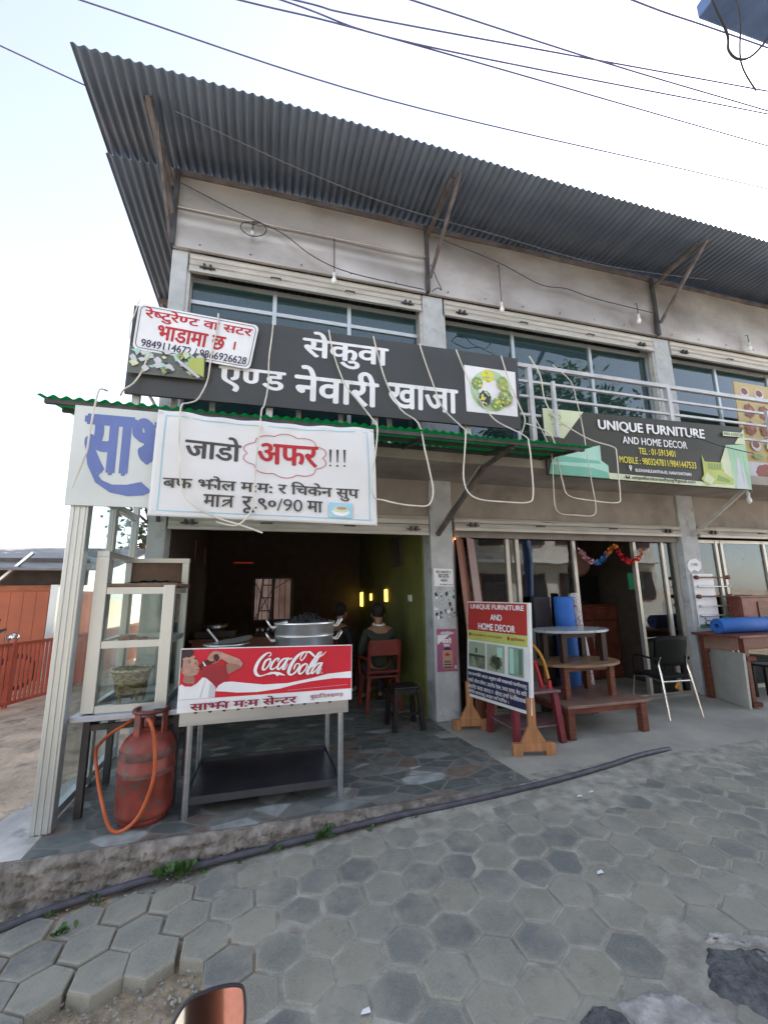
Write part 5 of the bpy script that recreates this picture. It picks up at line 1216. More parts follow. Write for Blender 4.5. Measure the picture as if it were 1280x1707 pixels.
def seated(label, loc, rz, jacket, trousers, collar, shoes=black):
    t = thing("person", label, "person", loc, rz); x = X(t)
    W = lambda p: tuple(x @ Vector(p[:3])) + tuple(p[3:])
    # faces +Y locally; seat height .45
    J = [(0, 0, .52, .13), (0, -.01, .68, .135), (0, -.02, .88, .15), (0, -.01, 1.0, .10), (0, .01, 1.07, .05), (0, .03, 1.15, .06), (0, .05, 1.22, .085), (0, .04, 1.30, .075),
         (.18, -.02, .98, .06), (.24, .02, .74, .045), (.2, .24, .68, .036), (.17, .33, .69, .03), (-.18, -.02, .98, .06), (-.24, .02, .74, .045), (-.2, .24, .68, .036), (-.17, .33, .69, .03),
         (.1, .08, .5, .09), (.12, .42, .48, .065), (.13, .44, .25, .05), (.13, .42, .07, .035), (.13, .54, .035, .03), (-.1, .08, .5, .09), (-.12, .42, .48, .065), (-.13, .44, .25, .05), (-.13, .42, .07, .035), (-.13, .54, .035, .03)]
    E_ = [(0, 1), (1, 2), (2, 3), (3, 4), (4, 5), (5, 6), (6, 7), (3, 8), (8, 9), (9, 10), (10, 11), (3, 12), (12, 13), (13, 14), (14, 15), (0, 16), (16, 17), (17, 18), (18, 19), (19, 20), (0, 21), (21, 22), (22, 23), (23, 24), (24, 25)]
    for sg, hand in ((1, 11), (-1, 15)):
        for k in range(5):
            o_ = len(J); bx, by, bz = J[hand][:3]
            dx = sg * (-.03 + .015 * k) if k < 4 else -sg * .045; ln = (.065, .075, .07, .055, .04)[k]
            J += [(bx + dx * .8, by + .04, bz - .005, .009), (bx + dx, by + .04 + ln * .6, bz - .012, .008), (bx + dx, by + .04 + ln, bz - .035, .007)]
            E_ += [(hand, o_), (o_, o_ + 1), (o_ + 1, o_ + 2)]
    skin("body", [W(p) for p in J], E_, skinm, t)
    k_ = 1.16
    skin("jacket", [W(p) for p in [(0, 0, .5, .145), (0, -.01, .68, .155), (0, -.02, .88, .17), (0, -.01, 1.0, .12), (.18, -.02, .98, .075), (.245, .02, .74, .058), (.2, .24, .685, .046), (.18, .28, .687, .042), (-.18, -.02, .98, .075), (-.245, .02, .74, .058), (-.2, .24, .685, .046), (-.18, .28, .687, .042)]],
         [(0, 1), (1, 2), (2, 3), (3, 4), (4, 5), (5, 6), (6, 7), (3, 8), (8, 9), (9, 10), (10, 11)], jacket, t)
    skin("trousers", [W(p) for p in [(0, .0, .51, .135), (.1, .08, .5, .105), (.12, .42, .48, .078), (.13, .44, .25, .062), (.13, .42, .09, .055), (-.1, .08, .5, .105), (-.12, .42, .48, .078), (-.13, .44, .25, .062), (-.13, .42, .09, .055)]],
         [(0, 1), (1, 2), (2, 3), (3, 4), (0, 5), (5, 6), (6, 7), (7, 8)], trousers, t)
    for sg in (-1, 1): MB(x).ball((sg * .13, .49, .04), .05, (.85, 2.1, .8), 10).build("shoe", shoes, t)
    MB(x).ball((0, .03, 1.265), .105, (.9, 1.05, 1.02), 12).build("hair", M('black_hair', (.02, .016, .014, 1), .6, 0, .3, 60, bump=.5, bscale=120), t)
    MB(x).ball((0, .085, 1.21), .085, (.86, .9, 1.15), 12).build("face", skinm, t); MB(x).ball((0, .165, 1.2), .016, (.8, 1, 1.5), 8).build("nose", skinm, t)
    for sg in (-1, 1): MB(x).ball((sg * .088, .045, 1.2), .022, (.4, .8, 1.3), 8).build("ear", skinm, t)
    MB(x).tube([(.075 * math.cos(a * .5236), .01 + .07 * math.sin(a * .5236), 1.075 + .012 * math.sin(a * .5236)) for a in range(13)], .02, 8).build("collar", collar, t)
    return t
seated("person in dark green jacket with white collar sitting on the red chair, seen from behind", (1.56, 5.85, 0), 0, M('green_jacket', (.03, .04, .03, 1), .8), M('dark_trousers', (.03, .03, .04, 1), .8), white)
plastic_chair("plastic_chair", "dark plastic chair deep in the restaurant under the second diner", (1.12, 6.5, 0), math.pi - .9, M('maroon_plastic', (.09, .015, .02, 1), .4))
seated("person in black jacket with pale shoes sitting deeper in the dark restaurant", (1.12, 6.5, 0), -.9, M('black_jacket', (.022, .02, .022, 1), .8), M('brown_trousers', (.05, .03, .03, 1), .8), black, whitep)

# ------------------------------------------------------------------ furniture shop goods
def round_table_(name, label, c, a, b_, ztop, z0, topm, legm, legs, th=.025):
    t = thing(name, label, "table", (c[0], c[1], z0))
    mb = MB(); n_ = 48
    prof = [(1, 0), (1, th - .006), (.985, th)]
    vs, fs = [], []
    for s_, dz in prof:
        for k in range(n_): q_ = 2 * math.pi * k / n_; vs.append((c[0] + a * s_ * math.cos(q_), c[1] + b_ * s_ * math.sin(q_), ztop - th + dz))
    for i in range(2):
        for k in range(n_): fs.append((i * n_ + k, i * n_ + (k + 1) % n_, (i + 1) * n_ + (k + 1) % n_, (i + 1) * n_ + k))
    fs += [tuple(range(2 * n_, 3 * n_)), tuple(reversed(range(n_)))]
    mb.add(vs, fs); mb.build("tabletop", topm, t)
    for lx, ly in legs: MB().box(c[0] + lx - .032, c[1] + ly - .032, z0, c[0] + lx + .032, c[1] + ly + .032, ztop - th - .001, .004).build("leg", legm, t)
    mb = MB(); lx, ly = abs(legs[0][0]), abs(legs[0][1])
    for sy in (-1, 1): mb.box(c[0] - lx + .034, c[1] + sy * ly - .012, ztop - th - .06, c[0] + lx - .034, c[1] + sy * ly + .012, ztop - th - .002)
    mb.build("apron", legm, t)
    return t
marble = M('grey_marble', (.42, .45, .46, 1), .2, 0, .12, 4, second=(.25, .28, .28, 1), sec=(.5, .62), secscale=5)
t = thing("bench_table", "low reddish wooden bench table at the bottom of the table stack", "table", (3.55, 4.35, 0))
MB().box(3.05, 3.98, .30, 4.10, 4.85, .33, .006).build("tabletop", M('bench_top', (.2, .12, .09, 1), .4, 0, .2, 4), t)
MB().box(3.13, 4.03, .235, 4.0, 4.05, .30).box(3.13, 4.77, .235, 4.0, 4.79, .30).box(3.08, 4.09, .235, 3.1, 4.75, .3).box(4.03, 4.09, .235, 4.05, 4.75, .3).build("apron", wood2, t)
for x in (3.1, 4.03):
    for y in (4.04, 4.78): MB().box(x - .04, y - .04, 0, x + .04, y + .04, .299, .005).build("leg", wood, t)
round_table_("oval_table", "oval wooden coffee table standing on the bench table", (3.55, 4.42), .52, .36, .70, .33, M('oval_oak', (.24, .14, .075, 1), .4, 0, .2, 4, (1, 6, 1)), wood, ((-.3, -.18), (.3, -.18), (-.3, .2), (.3, .2)))
round_table_("oval_table", "grey marble topped oval table at the top of the table stack", (3.53, 4.45), .47, .33, 1.055, .70, marble, M('dark_leg', (.035, .02, .018, 1), .4), ((-.24, -.16), (.3, -.16), (-.24, .18), (.3, .18)))
t = thing("side_table", "square table with purplish top and dark red legs behind the standing board", "table", (2.7, 4.3, 0))
MB().box(2.42, 3.98, .475, 2.98, 4.55, .5, .006).build("tabletop", M('purple_top', (.19, .11, .12, 1), .35, 0, .25, 10), t)
MB().box(2.45, 4.02, .15, 2.94, 4.5, .165).build("shelf", M('purple_top', (.19, .11, .12, 1)), t)
for x in (2.47, 2.93):
    for y in (4.03, 4.5): MB().bar((x, y, .474), (x + (.04 if x > 2.7 else -.02), y + (-.03 if y < 4.2 else .03), 0), .06).build("leg", M('maroon_leg', (.16, .025, .035, 1), .4), t)
t = thing("child_chair", "small red and yellow plastic child chair standing on the purplish table", "chair", (2.72, 4.25, .5))
ry, yy_ = M('toy_red', (.42, .03, .035, 1), .4), M('toy_yellow', (.48, .23, .02, 1), .4)
MB().box(2.58, 4.12, .75, 2.83, 4.38, .775, .008).build("seat", ry, t)
for x in (2.6, 2.81):
    for y in (4.14, 4.36): MB().bar((x, y, .75), (x + (.05 if x > 2.7 else -.03), y + (-.03 if y < 4.2 else .03), .5), .03).build("leg", ry, t)
MB().tube([(2.6, 4.38, .77), (2.585, 4.40, .95), (2.66, 4.40, .985), (2.76, 4.4, .985), (2.83, 4.4, .95), (2.82, 4.38, .77)], .014, 8, smooth_path=3).build("backrest", ry, t)
MB().tube([(2.62, 4.4, .99), (2.76, 4.37, 1.0), (2.83, 4.28, .97), (2.88, 4.12, .82), (2.91, 4.07, .6)], .016, 8, smooth_path=4).build("armrest", yy_, t)
MB().box(2.895, 4.05, .5, 2.93, 4.085, .58, .004).build("leg_cap", ry, t)
t = thing("foam_roll", "bright blue foam mat roll standing upright behind the oval tables", "mat roll", (3.81, 4.85, 0))
mb = MB(); mb.smooth = True; pts = []
for k in range(120):
    a = k * .22; r_ = .02 + .0062 * a; pts.append((3.81 + r_ * math.cos(a), 4.86 + r_ * math.sin(a)))
blue = M('blue_foam', (.025, .12, .42, 1), .7, 0, .12, 4)
MB().lathe([(.001, .01), (.118, .01), (.124, .03), (.126, .7), (.122, 1.40), (.115, 1.42), (.105, 1.418), (.1, 1.40), (.085, 1.415), (.07, 1.40), (.05, 1.41), (.001, 1.39)], (3.81, 4.88, 0), 32).build("roll", blue, t)
t = thing("patterned_roll", "grey and pink patterned sheet roll standing beside the blue foam roll", "sheet roll", (4.03, 4.88, 0))
pat = bpy.data.materials.new("patterned_sheet"); pat.use_nodes = True; n = pat.node_tree; b = n.nodes["Principled BSDF"]; b.inputs['Roughness'].default_value = .35
tc = n.nodes.new("ShaderNodeTexCoord"); vo = n.nodes.new("ShaderNodeTexVoronoi"); vo.inputs['Scale'].default_value = 17; n.links.new(tc.outputs['Object'], vo.inputs[0])
cr = n.nodes.new("ShaderNodeValToRGB"); cr.color_ramp.interpolation = 'CONSTANT'
for p_, c in ((.42, (.2, .03, .05, 1)), (.52, (.45, .45, .47, 1))): e = cr.color_ramp.elements.new(p_); e.color = c
cr.color_ramp.elements[0].color = (.4, .4, .43, 1); cr.color_ramp.elements[-1].color = (.3, .3, .34, 1)
n.links.new(vo.outputs['Distance'], cr.inputs[0]); n.links.new(cr.outputs[0], b.inputs['Base Color'])
MB().tube([(4.07, 4.8, .01), (4.05, 4.86, .7), (4.02, 4.95, 1.46)], .055, 20).build("roll", pat, t)
t = thing("teal_board", "grey teal board leaning behind the table stack", "board", (3.3, 4.9, 0)); MB().box(3.02, 4.98, .01, 3.42, 5.01, 1.0, .003).build("board", M('teal_board', (.16, .22, .22, 1), .5), t)
t = thing("black_panel", "tall black padded panel standing next to the blue foam roll", "panel", (3.5, 4.95, 0)); MB().box(3.43, 4.97, .01, 3.68, 5.06, 1.42, .012).build("pad", M('black_pad', (.02, .02, .024, 1), .6), t)
for i, (x0, m_, lab, dx) in enumerate(((2.40, M('brown_board_lam', (.2, .075, .04, 1), .5, 0, .15, 3, (6, 6, .5)), 'tall brown laminate sheet leaning against the grey pillar', .0), (2.55, M('grey_pink_board', (.26, .17, .15, 1), .5, 0, .12, 3), 'pale brown laminate sheet leaning behind the standing board', .0), (2.66, M('blue_white_sheet', (.3, .4, .5, 1), .4, 0, .5, 9), 'blue and white marbled sheet leaning inside the shop glass', .0))):
    t = thing("laminate_sheet", lab, "board", (x0, 4.95, 0), 0, "sheets leaning by the pillar")
    MB().add([(x0 + .02, 4.72, .0), (x0 + .16, 4.78, .0), (x0 + .10, 5.06, 2.18), (x0 - .02, 5.02, 2.2), (x0 + .02, 4.74, .0), (x0 + .16, 4.80, .0), (x0 + .10, 5.075, 2.18), (x0 - .02, 5.035, 2.2)] if i < 2 else [(x0, 5.2, .3), (x0 + .09, 5.2, .3), (x0 + .04, 5.3, 2.1), (x0 - .06, 5.3, 2.1), (x0, 5.215, .3), (x0 + .09, 5.215, .3), (x0 + .04, 5.315, 2.1), (x0 - .06, 5.315, 2.1)],
             [(0, 1, 2, 3), (7, 6, 5, 4), (0, 4, 5, 1), (1, 5, 6, 2), (2, 6, 7, 3), (3, 7, 4, 0)]).build("sheet", m_, t)
# metal chair, seen from behind
t = thing("office_chair", "black padded chair with chrome tube legs facing the open shop door", "chair", (4.85, 4.5, 0), rad(-4)); x = X(t)
chrome = M('chrome', (.7, .7, .68, 1), .15, 1, .05); pad = M('black_vinyl', (.010, .011, .010, 1), .65, spec=.12)
mb = MB(x); mb.smooth = True
vv = []
for j in range(7):
    for i in range(13):
        u = i / 12 * 2 - 1; v = j / 6
        vv.append((.215 * u * (1 + .05 * v), -.235 + .05 * u * u - .05 * v, .585 + .355 * v - .02 * abs(u) ** 3 * (1 if v > .5 else -1)))
mb.add(vv + [(p[0] * .97, p[1] + .04, p[2]) for p in vv], [(j * 13 + i, j * 13 + i + 1, (j + 1) * 13 + i + 1, (j + 1) * 13 + i) for j in range(6) for i in range(12)] + [(91 + j * 13 + i, 91 + (j + 1) * 13 + i, 91 + (j + 1) * 13 + i + 1, 91 + j * 13 + i + 1) for j in range(6) for i in range(12)] +
       [(i, i + 91, i + 92, i + 1) for i in range(12)] + [(78 + i, 79 + i, 79 + i + 91, 78 + i + 91) for i in range(12)] + [(j * 13, (j + 1) * 13, (j + 1) * 13 + 91, j * 13 + 91) for j in range(6)] + [(j * 13 + 12, j * 13 + 12 + 91, (j + 1) * 13 + 12 + 91, (j + 1) * 13 + 12) for j in range(6)])
mb.build("backrest", pad, t)
MB(x).box(-.215, -.2, .43, .215, .22, .475, .018).build("seat", pad, t)
for sg in (-1, 1):
    MB(x).tube([(sg * .23, -.30, .0), (sg * .21, -.235, .42), (sg * .2, -.2, .60), (sg * .19, -.23, .70)], .0115, 10, smooth_path=3).build("leg", chrome, t)
    MB(x).tube([(sg * .235, .23, .0), (sg * .21, .2, .42), (sg * .21, -.22, .42)], .0115, 10, smooth_path=2).build("leg", chrome, t)
    MB(x).tube([(sg * .21, -.23, .66), (sg * .27, -.15, .68), (sg * .27, .1, .68), (sg * .22, .17, .45)], .012, 8, smooth_path=4).build("armrest", pad, t)
MB(x).tube([(-.21, -.225, .41), (.21, -.225, .41)], .0105, 8).build("stretcher", chrome, t)
mb = MB()
for dx, dz, r_ in ((0, 0, .026), (.02, -.03, .02), (-.02, -.02, .02), (.01, .03, .018)): mb.ball((4.98 + dx, 4.4, .33 + dz), r_, (1, .7, 1.3), 8)
tag(mb.build("marigold_bunch", M('marigold', (.5, .2, .03, 1), .7, 0, .4, 30)), "small orange and white bunch hanging below the black chair seat", "decoration")
# garland in four colours
t = thing("garland", "tinsel garland in silver pink, blue, orange and red swags over the open shop door", "garland", (4.85, 5.1, 1.85))
g_cols = [((.5, .25, .3, 1), (4.3, 2.07), (4.50, 1.90)), ((.05, .18, .45, 1), (4.50, 1.90), (4.74, 2.0)), ((.6, .22, .03, 1), (4.74, 2.0), (4.92, 2.12)), ((.45, .02, .03, 1), (4.92, 2.12), (5.14, 1.9)), ((.6, .06, .02, 1), (5.14, 1.9), (5.42, 2.09))]
for i, (c, a_, b_) in enumerate(g_cols):
    mb = MB()
    for k in range(110):
        f = random.random(); px = a_[0] + (b_[0] - a_[0]) * f; pz = a_[1] + (b_[1] - a_[1]) * f - .05 * math.sin(math.pi * f) * (1 if i not in (2,) else -.3)
        d_ = Vector((random.gauss(0, 1), random.gauss(0, 1), random.gauss(0, 1))).normalized() * .045; s_ = Vector((random.gauss(0, 1), random.gauss(0, 1), random.gauss(0, 1))).normalized() * .009
        p = Vector((px, 5.05, pz)); mb.add([tuple(p - s_), tuple(p + s_), tuple(p + d_ + s_), tuple(p + d_ - s_)], [(0, 1, 2, 3)])
    mb.build("tinsel", M('tinsel_%s' % ('pink', 'blue', 'orange', 'red', 'scarlet')[i], c, .3, .4, .2), t, fix=False)
# cabinet inside, and lamps
t = thing("wood_cabinet", "dark wooden cabinet with drawers and doors inside the furniture shop", "cabinet", (5.6, 6.6, 0)); 
MB().box(5.05, 6.4, 0, 6.1, 6.95, 1.25, .008).build("body", wood, t)
for k in range(2): d_ = MB().box(5.09 + .51 * k, 6.375, 1.0, 5.55 + .51 * k, 6.4, 1.2, .005).build("drawer", wood2, t); MB().tube([(5.25 + .51 * k, 6.36, 1.1), (5.38 + .51 * k, 6.36, 1.1)], .008, 6).build("handle", chrome, d_)
for k in range(2): d_ = MB().box(5.09 + .51 * k, 6.375, .06, 5.55 + .51 * k, 6.4, .96, .005).build("door", wood2, t); MB().tube([(5.51 + .13 * k, 6.36, .5), (5.51 + .13 * k, 6.36, .7)], .008, 6).build("handle", chrome, d_)
t = thing("television", "dark screen standing on the wooden cabinet inside the shop", "screen", (5.6, 6.65, 1.25)); MB().box(5.25, 6.6, 1.3, 5.95, 6.65, 1.75, .01).build("screen", black, t); MB().box(5.5, 6.55, 1.25, 5.7, 6.7, 1.3).build("stand", black, t)
t = thing("fan_cover", "round pale fan cover hanging behind the garland inside the shop", "fan", (5.3, 6.0, 1.95)); MB().lathe([(.001, -.05), (.17, -.05), (.23, 0), (.17, .05), (.001, .06)], (5.05, 6.0, 1.95), 28, 'Y').build("cover", M('fan_cover', (.2, .12, .1, 1), .5), t); MB().tube([(5.05, 6.0, 2.15), (5.05, 6.0, 2.72)], .015, 8).build("rod", darksteel, t)
t = thing("bed_headboard", "dark upholstered headboard stored inside the shop behind the front glass", "headboard", (3.0, 7.0, 0)); MB().box(2.3, 7.0, 0, 4.4, 7.15, 1.5, .04).build("panel", M('headboard', (.06, .04, .035, 1), .6), t); MB().box(2.3, 6.0, .2, 4.4, 7.0, .5, .04).build("mattress", M('mattress', (.2, .17, .14, 1), .8), t)
for (x_, y_, z_, lab, m_) in ((2.40, 5.075, 2.185, 'small orange lamp at the corner of the shop lintel', emit_mat('orange_lamp', (1, .35, .1, 1), 4)), (3.07, 5.6, 2.715, 'round downlight in the shop ceiling behind the fixed glass', white_e), (5.7, 5.6, 2.715, 'bright downlight in the shop ceiling above the open door', white_e)):
    t = thing("downlight", lab, "lamp", (x_, y_, z_), 0, "lamps at the furniture shop front"); MB().lathe([(.001, -.004), (.05 if z_ > 2.5 else .03, -.004), (.05 if z_ > 2.5 else .03, .0)], (x_, y_, z_), 16).build("diffuser", m_, t); MB().lathe([(.05, -.006), (.065, -.006), (.065, .003), (.05, .003)] if z_ > 2.5 else [(.03, -.006), (.04, -.006), (.04, .003), (.03, .003)], (x_, y_, z_), 16).build("rim", alu, t)
mb = MB(); mb.box(5.35, 5.3, 1.5, 5.62, 5.34, 1.75, .01); tag(mb.build("green_packet", M('green_packet', (.02, .25, .12, 1), .5)), "green packet hanging inside the shop door pane", "packet")
# third shop
t = thing("rod_display", "white peg strip with curtain rods mounted on the pillar", "display", (6.35, 4.99, .95))
MB().box(6.2, 4.975, .95, 6.60, 4.994, 1.72, .004).build("panel", white, t)
rods = [(1.665, wood, .032), (1.53, steel, .018), (1.385, wood, .034), (1.245, steel, .018), (1.11, steel, .02)]
for z, m_, r_ in rods:
    dx = .02 * random.random()
    mb = MB(); mb.tube([(6.2 + dx, 4.93, z), (6.80 + dx, 4.93, z - .004)], .011, 10)
    for xx in (6.2 + dx, 6.82 + dx): mb.ball((xx, 4.93, z), r_, (1.5, 1, 1), 8)
    mb.tube([(6.32, 4.97, z), (6.32, 4.93, z)], .012, 8).tube([(6.56, 4.97, z), (6.56, 4.93, z)], .012, 8)
    mb.build("curtain_rod", m_, t)
for z in (.97, 1.03): MB().tube([(6.28, 4.95, z + .05), (6.3, 4.94, z), (6.36, 4.94, z + .01), (6.4, 4.94, z - .02)], .007, 6).build("hook", black, t)
MB().box(6.2, 4.955, .955 + .0, 6.62, 4.972, .985 + .0).build("ledge", M('green_ledge', (.05, .2, .13, 1), .5), t)
t = thing("cushion", "grey cushion with dark diamond patch hanging behind the third shop's glass", "cushion", (7.7, 5.35, 1.9))
mb = MB(); mb.ball((7.62, 5.42, 2.0), .3, (1.25, .35, .62), 14); mb.build("cover", M('grey_cushion', (.5, .48, .48, 1), .8), t); MB().prism([(7.72, 1.98), (7.84, 2.06), (7.95, 1.98), (7.84, 1.88)], 'Y', 5.29, 5.31).build("patch", M('dark_patch', (.08, .05, .06, 1), .7), t)
t = thing("desk", "dark red wooden desk holding the second blue roll", "table", (6.9, 4.7, 0))
MB().box(6.0, 4.3, .85, 7.6, 4.97, .885, .006).build("tabletop", wood2, t)
MB().box(6.08, 4.36, .72, 7.5, 4.38, .85).box(6.08, 4.9, .6, 7.5, 4.92, .85).build("apron", wood2, t)
for x_, y_ in ((6.12, 4.36), (7.5, 4.36), (6.12, 4.9), (7.5, 4.9)): MB().box(x_ - .035, y_ - .035, 0, x_ + .035, y_ + .035, .849, .004).build("leg", wood, t)
t = thing("foam_roll", "blue foam mat roll lying on the dark red desk", "mat roll", (6.6, 4.6, .885))
MB().lathe([(.03, 0), (.045, 0), (.075, .006), (.09, 0), (.1, .01), (.103, .4), (.101, 1.0), (.03, 1.0), (.03, 0)], (6.05, 4.62, .99), 32, 'X').build("roll", blue, t)
t = thing("drawer_box", "reddish wooden drawer unit on the desk against the shop glass", "drawer unit", (7.3, 4.85, .885))
MB().box(6.78, 4.75, .887, 7.8, 4.955, 1.36, .005).build("carcass", wood2, t); MB().box(6.74, 4.735, 1.361, 7.84, 4.96, 1.385, .004).build("top", wood2, t); MB().box(7.08, 4.735, .95, 7.7, 4.749, 1.3, .004).build("drawer", wood, t)
t = thing("small_box", "small white box with green lid edge beside the curtain rods", "box", (6.72, 4.93, .886)); MB().box(6.64, 4.9, .887, 6.76, 4.96, 1.06, .003).build("body", whitep, t); MB().box(6.635, 4.895, 1.061, 6.765, 4.965, 1.085).build("lid", M('green_ledge', (.05, .2, .13, 1)), t)
t = thing("tipped_table", "table tipped on its side showing its grey white top", "table", (6.2, 4.6, 0))
MB().add([(6.34, 5.27, .0), (5.96, 4.29, .0), (5.99, 4.29, .67), (6.37, 5.27, .64), (6.37, 5.26, .0), (5.99, 4.28, .0), (6.02, 4.28, .67), (6.40, 5.26, .64)], [(0, 1, 2, 3), (7, 6, 5, 4), (0, 4, 5, 1), (1, 5, 6, 2), (2, 6, 7, 3), (3, 7, 4, 0)]).build("tabletop", M('grey_white_top', (.4, .4, .36, 1), .5, 0, .07, 6), t)
for p in ((6.03, 4.30, .05), (6.05, 4.30, .6)): MB().bar(p, (p[0] + .1, p[1] - .04, p[2]), .055).build("leg", wood, t)
t = thing("dark_stool", "black stool tucked under the dark red desk", "stool", (6.9, 4.6, 0)); MB().box(6.7, 4.45, .42, 7.0, 4.75, .45, .01).build("seat", black, t)
for x_ in (6.73, 6.97):
    for y_ in (4.48, 4.72): MB().bar((x_, y_, .42), (x_, y_, 0), .04).build("leg", black, t)
# ------------------------------------------------------------------ street details
tag(MB().tube([(-2.6, 2.75, -.33), (-1.8, 2.95, -.29), (-1.278, 3.11, -.232), (-1.139, 3.16, -.222), (-.906, 3.19, -.2), (-.601, 3.215, -.175), (-.256, 3.225, -.145), (.231, 3.23, -.11), (.908, 3.24, -.062), (1.449, 3.215, -.03), (1.989, 3.20, .012), (2.421, 3.25, .02), (2.906, 3.34, .02), (3.291, 3.43, .022), (3.656, 3.5, .012), (3.8, 3.53, -.004)], .0205, 10, smooth_path=6).build("drain_hose", M('dark_hose', (.06, .06, .075, 1), .55, 0, .2, 14)), "long dark hose lying along the kerb and up onto the apron", "hose")
weedm = M('weed_leaf', (.05, .11, .025, 1), .6, 0, .35, 30)
def weed(x, y, z, s_, nl, lab):
    t = thing("weed", lab, "plant", (x, y, z), 0, "weeds at the kerb")
    mb = MB(); st = MB()
    for k in range(nl):
        a = random.random() * 6.28; e = .3 + random.random() * .9; L_ = s_ * (.5 + .7 * random.random()); d = Vector((math.cos(a) * math.cos(e), math.sin(a) * math.cos(e) * .6 - .15, math.sin(e)))
        sd = Vector((-math.sin(a), math.cos(a), .2)).normalized() * L_ * .24; b0 = Vector((x + random.gauss(0, s_ * .35), y + random.gauss(0, .012), z))
        tip = b0 + d * L_ + Vector((0, 0, -L_ * .15)); m1 = b0 + d * L_ * .45
        st.tube([b0, b0 + d * L_ * .3], .002, 5)
        pts = [b0 + d * L_ * .2, m1 + sd, b0 + d * L_ * .75 + sd * .8, tip, b0 + d * L_ * .75 - sd * .8, m1 - sd]
        mid = m1 + Vector((0, 0, -.006))
        mb.add([tuple(p) for p in pts] + [tuple(mid)], [(0, 1, 6), (1, 2, 6), (2, 3, 6), (3, 4, 6), (4, 5, 6), (5, 0, 6)])
    mb.build("leaves", weedm, t, fix=False); st.build("stems", weedm, t)
weed(-.44, 3.2, -.175, .11, 34, 'largest leafy weed growing at the foot of the kerb below the cart')
weed(.13, 3.215, -.13, .06, 16, 'small weed tuft at the kerb, second along the hose')
weed(.46, 3.22, -.11, .09, 20, 'upright grassy weed at the kerb below the cart')
weed(-.86, 3.17, -.2, .04, 9, 'tiny weed sprout at the kerb near the gas cylinder')
for k in range(9):
    xx = -1.45 + .36 * k + random.uniform(-.1, .1); weed(xx, 3.205 if xx > -.7 else 3.14, zroad(xx, 3.2) - .004, random.uniform(.02, .045), random.randint(5, 10), 'sparse little weed sprout along the foot of the kerb')
weed(-.95, 2.98, -.235, .07, 12, 'small dusty weed between the loose pavers')
# broken lump of asphalt and cement at the lower corner of the street
def lump(name, lab, outline, z, hgt, m, cat="rubble", rough=.012, grp="broken paving rubble"):
    mb = MB(); mb.smooth = True; c = Vector((sum(p[0] for p in outline) / len(outline), sum(p[1] for p in outline) / len(outline), 0)); N = 72; rings = 12; vv = []
    for r_ in range(rings + 1):
        f = 1.0 - r_ / rings
        for k in range(N):
            q_ = k / N * len(outline); i = int(q_); u = q_ - i; a = Vector((*outline[i % len(outline)], 0)); b_ = Vector((*outline[(i + 1) % len(outline)], 0)); p = a.lerp(b_, u)
            p = c + (p - c) * max(f, .02); j = rough * f
            vv.append((p.x + j * hsh(p.x * 4, p.y * 4, 3), p.y + j * hsh(p.y * 4, p.x * 4, 2.3), z - .06 + (hgt + .06) * min(1, (1 - f) * 5) + .006 * hsh(p.x * 3, p.y * 3, 2.2) + .0035 * hsh(p.x * 6, p.y * 6, 2.6)))
    mb.add(vv, [(r_ * N + k, r_ * N + (k + 1) % N, (r_ + 1) * N + (k + 1) % N, (r_ + 1) * N + k) for r_ in range(rings) for k in range(N)])
    mb.add(vv[-N:], [tuple(range(N))])
    return tag(mb.build(name, m, fix=False), lab, cat, grp)
asph = M('broken_asphalt', (.1, .105, .11, 1), .95, 0, .3, 24, second=(.18, .18, .18, 1), sec=(.55, .7), secscale=9, bump=.9, bscale=60)
cemw = M('white_cement', (.37, .355, .335, 1), .9, 0, .25, 12, second=(.26, .255, .25, 1), sec=(.48, .6), secscale=8, bump=.6, bscale=40)
lump('asphalt_lump', 'larger dark asphalt lump at the street corner beyond the white cement', [(1.74, 1.62), (1.92, 1.79), (2.1, 1.74), (2.35, 1.62), (2.2, 1.3), (1.85, 1.38)], -.09, .035, asph)
lump('asphalt_lump', 'smaller dark asphalt lump beside the white cement patch', [(1.12, 1.66), (1.32, 1.745), (1.42, 1.68), (1.4, 1.4), (1.1, 1.4)], -.12, .03, asph)
lump('cement_patch', 'rough white cement patch between the two asphalt lumps', [(1.36, 1.72), (1.55, 1.73), (1.68, 1.66), (1.8, 1.5), (1.75, 1.3), (1.42, 1.3), (1.4, 1.5)], -.11, .028, cemw, 'cement')
lump('cement_patch', 'thin white cement ridge along the far edge of the larger asphalt lump', [(1.93, 1.80), (2.0, 1.82), (2.2, 1.73), (2.4, 1.62), (2.36, 1.58), (2.12, 1.7)], -.085, .04, cemw, 'cement')
